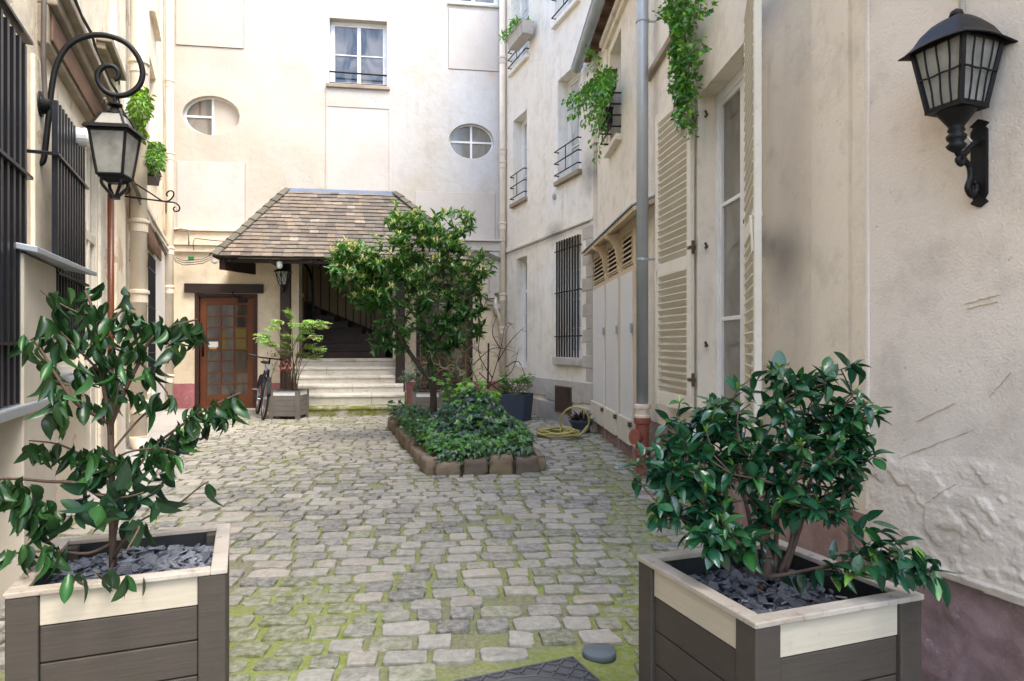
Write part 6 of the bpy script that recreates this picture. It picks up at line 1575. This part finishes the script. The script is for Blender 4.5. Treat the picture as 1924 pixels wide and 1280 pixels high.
# right wall lantern
u, z = RC.uz(1843, 235); u2, z2 = RC.uz(1843, 378)
n3 = Vector((RC.n.x, RC.n.y, 0)); d3 = Vector((RC.d.x, RC.d.y, 0))
rl = empty('wall_lantern', RC.pt(u, 0, (z+z2)/2), 0, 'black lantern with wire grid glass on an iron bracket on the right wall', 'lantern')
W = RC
m = MB(); ws = .022
pts = [(u-ws, z2+.02), (u-ws*.6, z2+.005), (u-ws, z2-.005), (u, z2-.018), (u+ws, z2-.005), (u+ws*.6, z2+.005), (u+ws, z2+.02), (u+ws, z-.02), (u+ws*.6, z-.008), (u+ws*1.1, z), (u, z+.015), (u-ws*1.1, z), (u-ws*.6, z-.008), (u-ws, z-.02)]
W.prism(m, pts, .001, .012)
m.build('wall_plate', M['iron'], rl, bevel=.002)
OFF = .105; C0 = RC.pt(u, OFF, 0)   # lamp axis
def rz3(py): return HC+(CY-py)/F*C0.y
m = MB()
q = lambda n, py: RC.pt(u, n, rz3(py))
m.tube(smooth([q(.012, 262), q(.035, 268), q(.06, 280), q(.075, 292), q(.07, 300), q(.05, 310), q(.045, 330), q(.058, 350), q(.04, 365), q(.02, 355), q(.022, 340), q(.034, 340)], 4), .0085, 8)
m.tube(smooth([q(.06, 282), q(.085, 290), q(OFF-.01, 288), q(OFF, 280)], 4), .010, 8)
m.tube(smooth([q(.085, 290), q(.10, 300), q(.085, 308), q(.075, 300)], 4), .008, 8)
m.build('scroll_bracket', M['iron'], rl, smooth=True)
m = MB(); m.lathe([(.010, rz3(286)), (.022, rz3(280)), (.028, rz3(274)), (.018, rz3(268)), (.026, rz3(262)), (.028, rz3(256)), (.018, rz3(250)), (.024, rz3(246)), (.02, rz3(240)), (.026, rz3(234)), (.042, rz3(220)), (.052, rz3(212)), (.054, rz3(208))], 24, (C0.x, C0.y, 0)); m.build('turned_stem', M['iron'], rl, smooth=True)
ra0 = math.atan2(n3.y, n3.x)
def P4(r, py, k, dz=0): a = ra0+pi/4+k*pi/2; return Vector((C0.x+r*math.sqrt(2)*math.cos(a), C0.y+r*math.sqrt(2)*math.sin(a), rz3(py)+dz))
RT, RBm = .080, .052; YTp, YB = 88, 204
m = MB(); m.hexa([P4(RBm+.006, YB+6, k) for k in range(4)]+[P4(RBm+.006, YB, k) for k in range(4)])
for k in range(4):
    m.tube([P4(RT, YTp, k), P4(RBm, YB, k)], .0085, 4); m.tube([P4(RT, YTp, k), P4(RT, YTp, k+1)], .0085, 4); m.tube([P4(RBm, YB, k), P4(RBm, YB, k+1)], .0085, 4)
m.build('cage', M['iron'], rl)
m = MB(); g = 1.0
for k in range(4):
    A0, A1, B0, B1_ = P4(RT, YTp, k), P4(RT, YTp, k+1), P4(RBm, YB, k), P4(RBm, YB, k+1)
    o = ((A0+A1)/2-Vector((C0.x, C0.y, A0.z))).normalized()*.006
    if k in (0, 2, 3, 1):
        for t in (.25, .5, .75):
            a, b = A0.lerp(A1, t), B0.lerp(B1_, t); m.tube([a.lerp(b, s_)+o+(A1-A0).normalized()*.0015*math.sin(s_*9+t*7) for s_ in [j/8 for j in range(9)]], .0028, 4)
        a, b = A0.lerp(B0, .5), A1.lerp(B1_, .5); m.tube([a.lerp(b, s_)+o*1.3+Vector((0, 0, .0015*math.sin(s_*14))) for s_ in [j/8 for j in range(9)]], .0032, 4)
m.build('wire_grid', M['iron'], rl)
m = MB(); m.hexa([P4(RBm-.003, YB, k) for k in range(4)]+[P4(RT-.003, YTp, k) for k in range(4)]); m.build('glass', M['lampglass'], rl)
# swept roof
m = MB(); prof = [(RT+.028, 96, 0), (RT+.018, 92, 0), (RT+.000, 78, 0), (RT-.014, 60, 0), (RT-.034, 44, 0), (.028, 36, 0), (.012, 35, 0)]
rings = []
for (r, py, _) in prof:
    for k in range(4):
        for j in range(6):
            t = j/6; a, b = P4(r, py, k), P4(r, py, k+1); p = a.lerp(b, t); lift = math.sin(pi*t)*r*.10; p.z += lift if r > .03 else 0; rings.append(p)
NN = 24; m.add(rings, [(i*NN+j, i*NN+(j+1) % NN, (i+1)*NN+(j+1) % NN, (i+1)*NN+j) for i in range(len(prof)-1) for j in range(NN)]+[tuple((len(prof)-1)*NN+j for j in range(NN))])
o = m.build('roof', M['iron'], rl, smooth=True); md = o.modifiers.new('sol', 'SOLIDIFY'); md.thickness = .004
m = MB(); m.lathe([(.01, rz3(36)), (.02, rz3(30)), (.016, rz3(22)), (.004, rz3(17))], 14, (C0.x, C0.y, 0)); m.build('finial', M['iron'], rl, smooth=True)
# white conduit feeding it
uu = RC.u(1812, .01)
m = MB(); m.tube([RC.pt(uu, .02, 4.5), RC.pt(uu, .02, RC.z(1812, 222, .02))], .0085, 10); m.tube([RC.pt(uu, .02, RC.z(1812, 222, .02)), RC.pt(uu+.0, .035, RC.z(1812, 240, .02)), RC.pt(u, .04, rz3(262))], .003, 6)
tag(m.build('conduit', M['whitecable'], None, smooth=True), 'white electrical conduit running up the wall behind the right lantern', 'conduit')

# ================================================================== BICYCLE
def bicycle(c, rz, lean):
    r = empty('bicycle', c, 0, 'dark blue bicycle leaning behind the grey planter beside the glazed door', 'bicycle')
    Mx = Matrix.Translation(c) @ Matrix.Rotation(rz, 4, 'Z') @ Matrix.Rotation(lean, 4, 'X')
    T = lambda x, y, z: Mx @ Vector((x, y, z))
    wr = .335
    for nm, x, tw in (('wheel', 0, .0), ('wheel', 1.02, .0)):
        N = 40; m = MB(); ring = lambda rr, y=0: [T(x+rr*math.cos(2*pi*k/N), y, wr+rr*math.sin(2*pi*k/N)) for k in range(N)]
        m.tube(ring(wr-.02), .021, 8, closed=True); w = m.build('wheel', M['rubber'], r, smooth=True)
        m = MB(); m.tube(ring(wr-.042), .009, 6, closed=True); m.tube([T(x, -.04, wr), T(x, .04, wr)], .02, 10)
        for k in range(18): a = 2*pi*k/18; m.tube([T(x, .02*(1 if k % 2 else -1), wr), T(x+(wr-.045)*math.cos(a), 0, wr+(wr-.045)*math.sin(a))], .0015, 3)
        m.build('rim', M['chrome'], w)
        m = MB(); pts = [T(x+(wr+.018)*math.cos(a), 0, wr+(wr+.018)*math.sin(a)) for a in ([.2+k*.16 for k in range(13)] if x else [1.0+k*.16 for k in range(12)])]
        for dy in (-.022, 0, .022): m.tube([p+(T(0, dy, 0)-T(0, 0, 0)) for p in pts], .012, 6)
        m.build('mudguard', M['rubber'], r, smooth=True)
    m = MB()
    bb = (.44, 0, .29); hd = (.86, 0, .88); hd2 = (.90, 0, .70); st = (.30, 0, .78)
    for a, b, rr in ((bb, hd2, .022), (bb, st, .017), ((.33, 0, .68), (.87, 0, .80), .017), (hd, hd2, .021)): m.tube([T(*a), T(*b)], rr, 10)
    for y in (-.06, .06): m.tube([T(0, y, wr), T(.44, y*.4, .29)], .009, 8); m.tube([T(0, y, wr), T(.31, y*.3, .72)], .008, 8); m.tube([T(1.02, y, wr), T(.91, y*.8, .68)], .012, 8)
    m.tube([T(.91, -.05, .68), T(.91, .05, .68)], .014, 8)
    m.build('frame', M['bikepaint'], r, smooth=True)
    m = MB(); m.tube([T(*st), T(.27, 0, .90)], .013, 8); m.build('seat_post', M['chrome'], r)
    m = MB(); vs = []; prof = [(-.14, .075, .02), (-.08, .08, .03), (.0, .045, .022), (.08, .022, .015), (.14, .015, .005)]
    for (x, w, h) in prof:
        for k in range(8): a = 2*pi*k/8; vs.append(T(.27+x, w*math.cos(a), .92+h*math.sin(a)+.0))
    m.add(vs, [(i*8+k, i*8+(k+1) % 8, (i+1)*8+(k+1) % 8, (i+1)*8+k) for i in range(4) for k in range(8)]+[tuple(range(8)), tuple(32+k for k in range(8))]); m.build('saddle', M['rubber'], r, smooth=True)
    m = MB(); m.tube([T(.86, 0, .86), T(.84, 0, .98), T(.88, 0, 1.0)], .015, 8); m.tube(smooth([T(.80, -.31, 1.02), T(.86, -.15, 1.0), T(.88, 0, 1.0), T(.86, .15, 1.0), T(.80, .31, 1.02)], 3), .012, 8); hb = m.build('handlebar', M['iron'], r, smooth=True)
    for y in (-.28, .28): m = MB(); m.tube([T(.815, y*.8, 1.015), T(.795, y*1.15, 1.022)], .019, 10); m.tube([T(.85, y*.7, .99), T(.90, y*.85, .97), T(.87, y*1.05, .975)], .006, 6); m.build('grip', M['rubber'], hb)
    m = MB()
    for s in (-1, 1): m.tube(smooth([T(.87, s*.12, .99), T(.99, s*.1, .95), T(1.03, s*.05, .80), T(.97, s*.05, .55)], 4), .004, 5)
    m.build('brake_cable', M['rubber'], r)
    m = MB(); m.lathe([(.02, -.02), (.04, .0), (.045, .03), (.04, .035)], 14, M=Mx @ Matrix.Translation((.95, 0, .86)) @ Matrix.Rotation(pi/2, 4, 'Y')); m.build('headlight', M['chrome'], r)
    m = MB(); m.tube([T(.44+.09*math.cos(a), .05, .29+.09*math.sin(a)) for a in [2*pi*k/24 for k in range(24)]], .006, 5, closed=True); m.tube([T(.44, -.07, .29), T(.44, .07, .29)], .02, 8); m.tube([T(.44, .07, .29), T(.50, .08, .13)], .009, 6); m.tube([T(.44, -.07, .29), T(.38, -.08, .45)], .009, 6); m.box(.46, .56, .09, .17, .115, .135, Mx); m.box(.33, .43, -.17, -.09, .44, .46, Mx); m.build('crankset', M['chrome'], r)
bicycle(Vector((-4.50, 11.75, 0)), R(-64), R(-7))

# ================================================================== CAMERA, LIGHT
cd = bpy.data.cameras.new('camera'); co_ = bpy.data.objects.new('camera', cd); COL.objects.link(co_)
co_.location = (0, 0, HC); co_.rotation_euler = (R(90), 0, 0); cd.sensor_width = 36; cd.lens = 36*F/1924; cd.shift_y = 10/1924; cd.clip_start = .05; cd.clip_end = 500
SC.camera = co_
SUN_EL, SUN_AZ = 60, 130      # azimuth clockwise from +Y
w = bpy.data.worlds.new('World'); SC.world = w; w.use_nodes = True
nt = w.node_tree; sk = nt.nodes.new('ShaderNodeTexSky'); sk.sky_type = 'NISHITA'; sk.sun_disc = False; sk.sun_elevation = R(SUN_EL); sk.sun_rotation = R(SUN_AZ); sk.dust_density = 2.0; sk.ozone_density = .7
nt.links.new(sk.outputs[0], nt.nodes['Background'].inputs[0]); nt.nodes['Background'].inputs[1].default_value = .15
sl = bpy.data.lights.new('sun', 'SUN'); sl.energy = 1.0; sl.angle = R(30); sl.color = (1, .95, .87)
so = bpy.data.objects.new('sun', sl); COL.objects.link(so)
dv = Vector((math.sin(R(SUN_AZ))*math.cos(R(SUN_EL)), math.cos(R(SUN_AZ))*math.cos(R(SUN_EL)), math.sin(R(SUN_EL))))
so.rotation_euler = dv.to_track_quat('Z', 'Y').to_euler(); so.location = (0, 0, 12)
SC.view_settings.view_transform = 'Standard'; SC.view_settings.look = 'None'; SC.view_settings.gamma = 1; SC.view_settings.exposure = 2.45
SC.cycles.max_bounces = 8; SC.cycles.diffuse_bounces = 5; SC.cycles.use_denoising = True
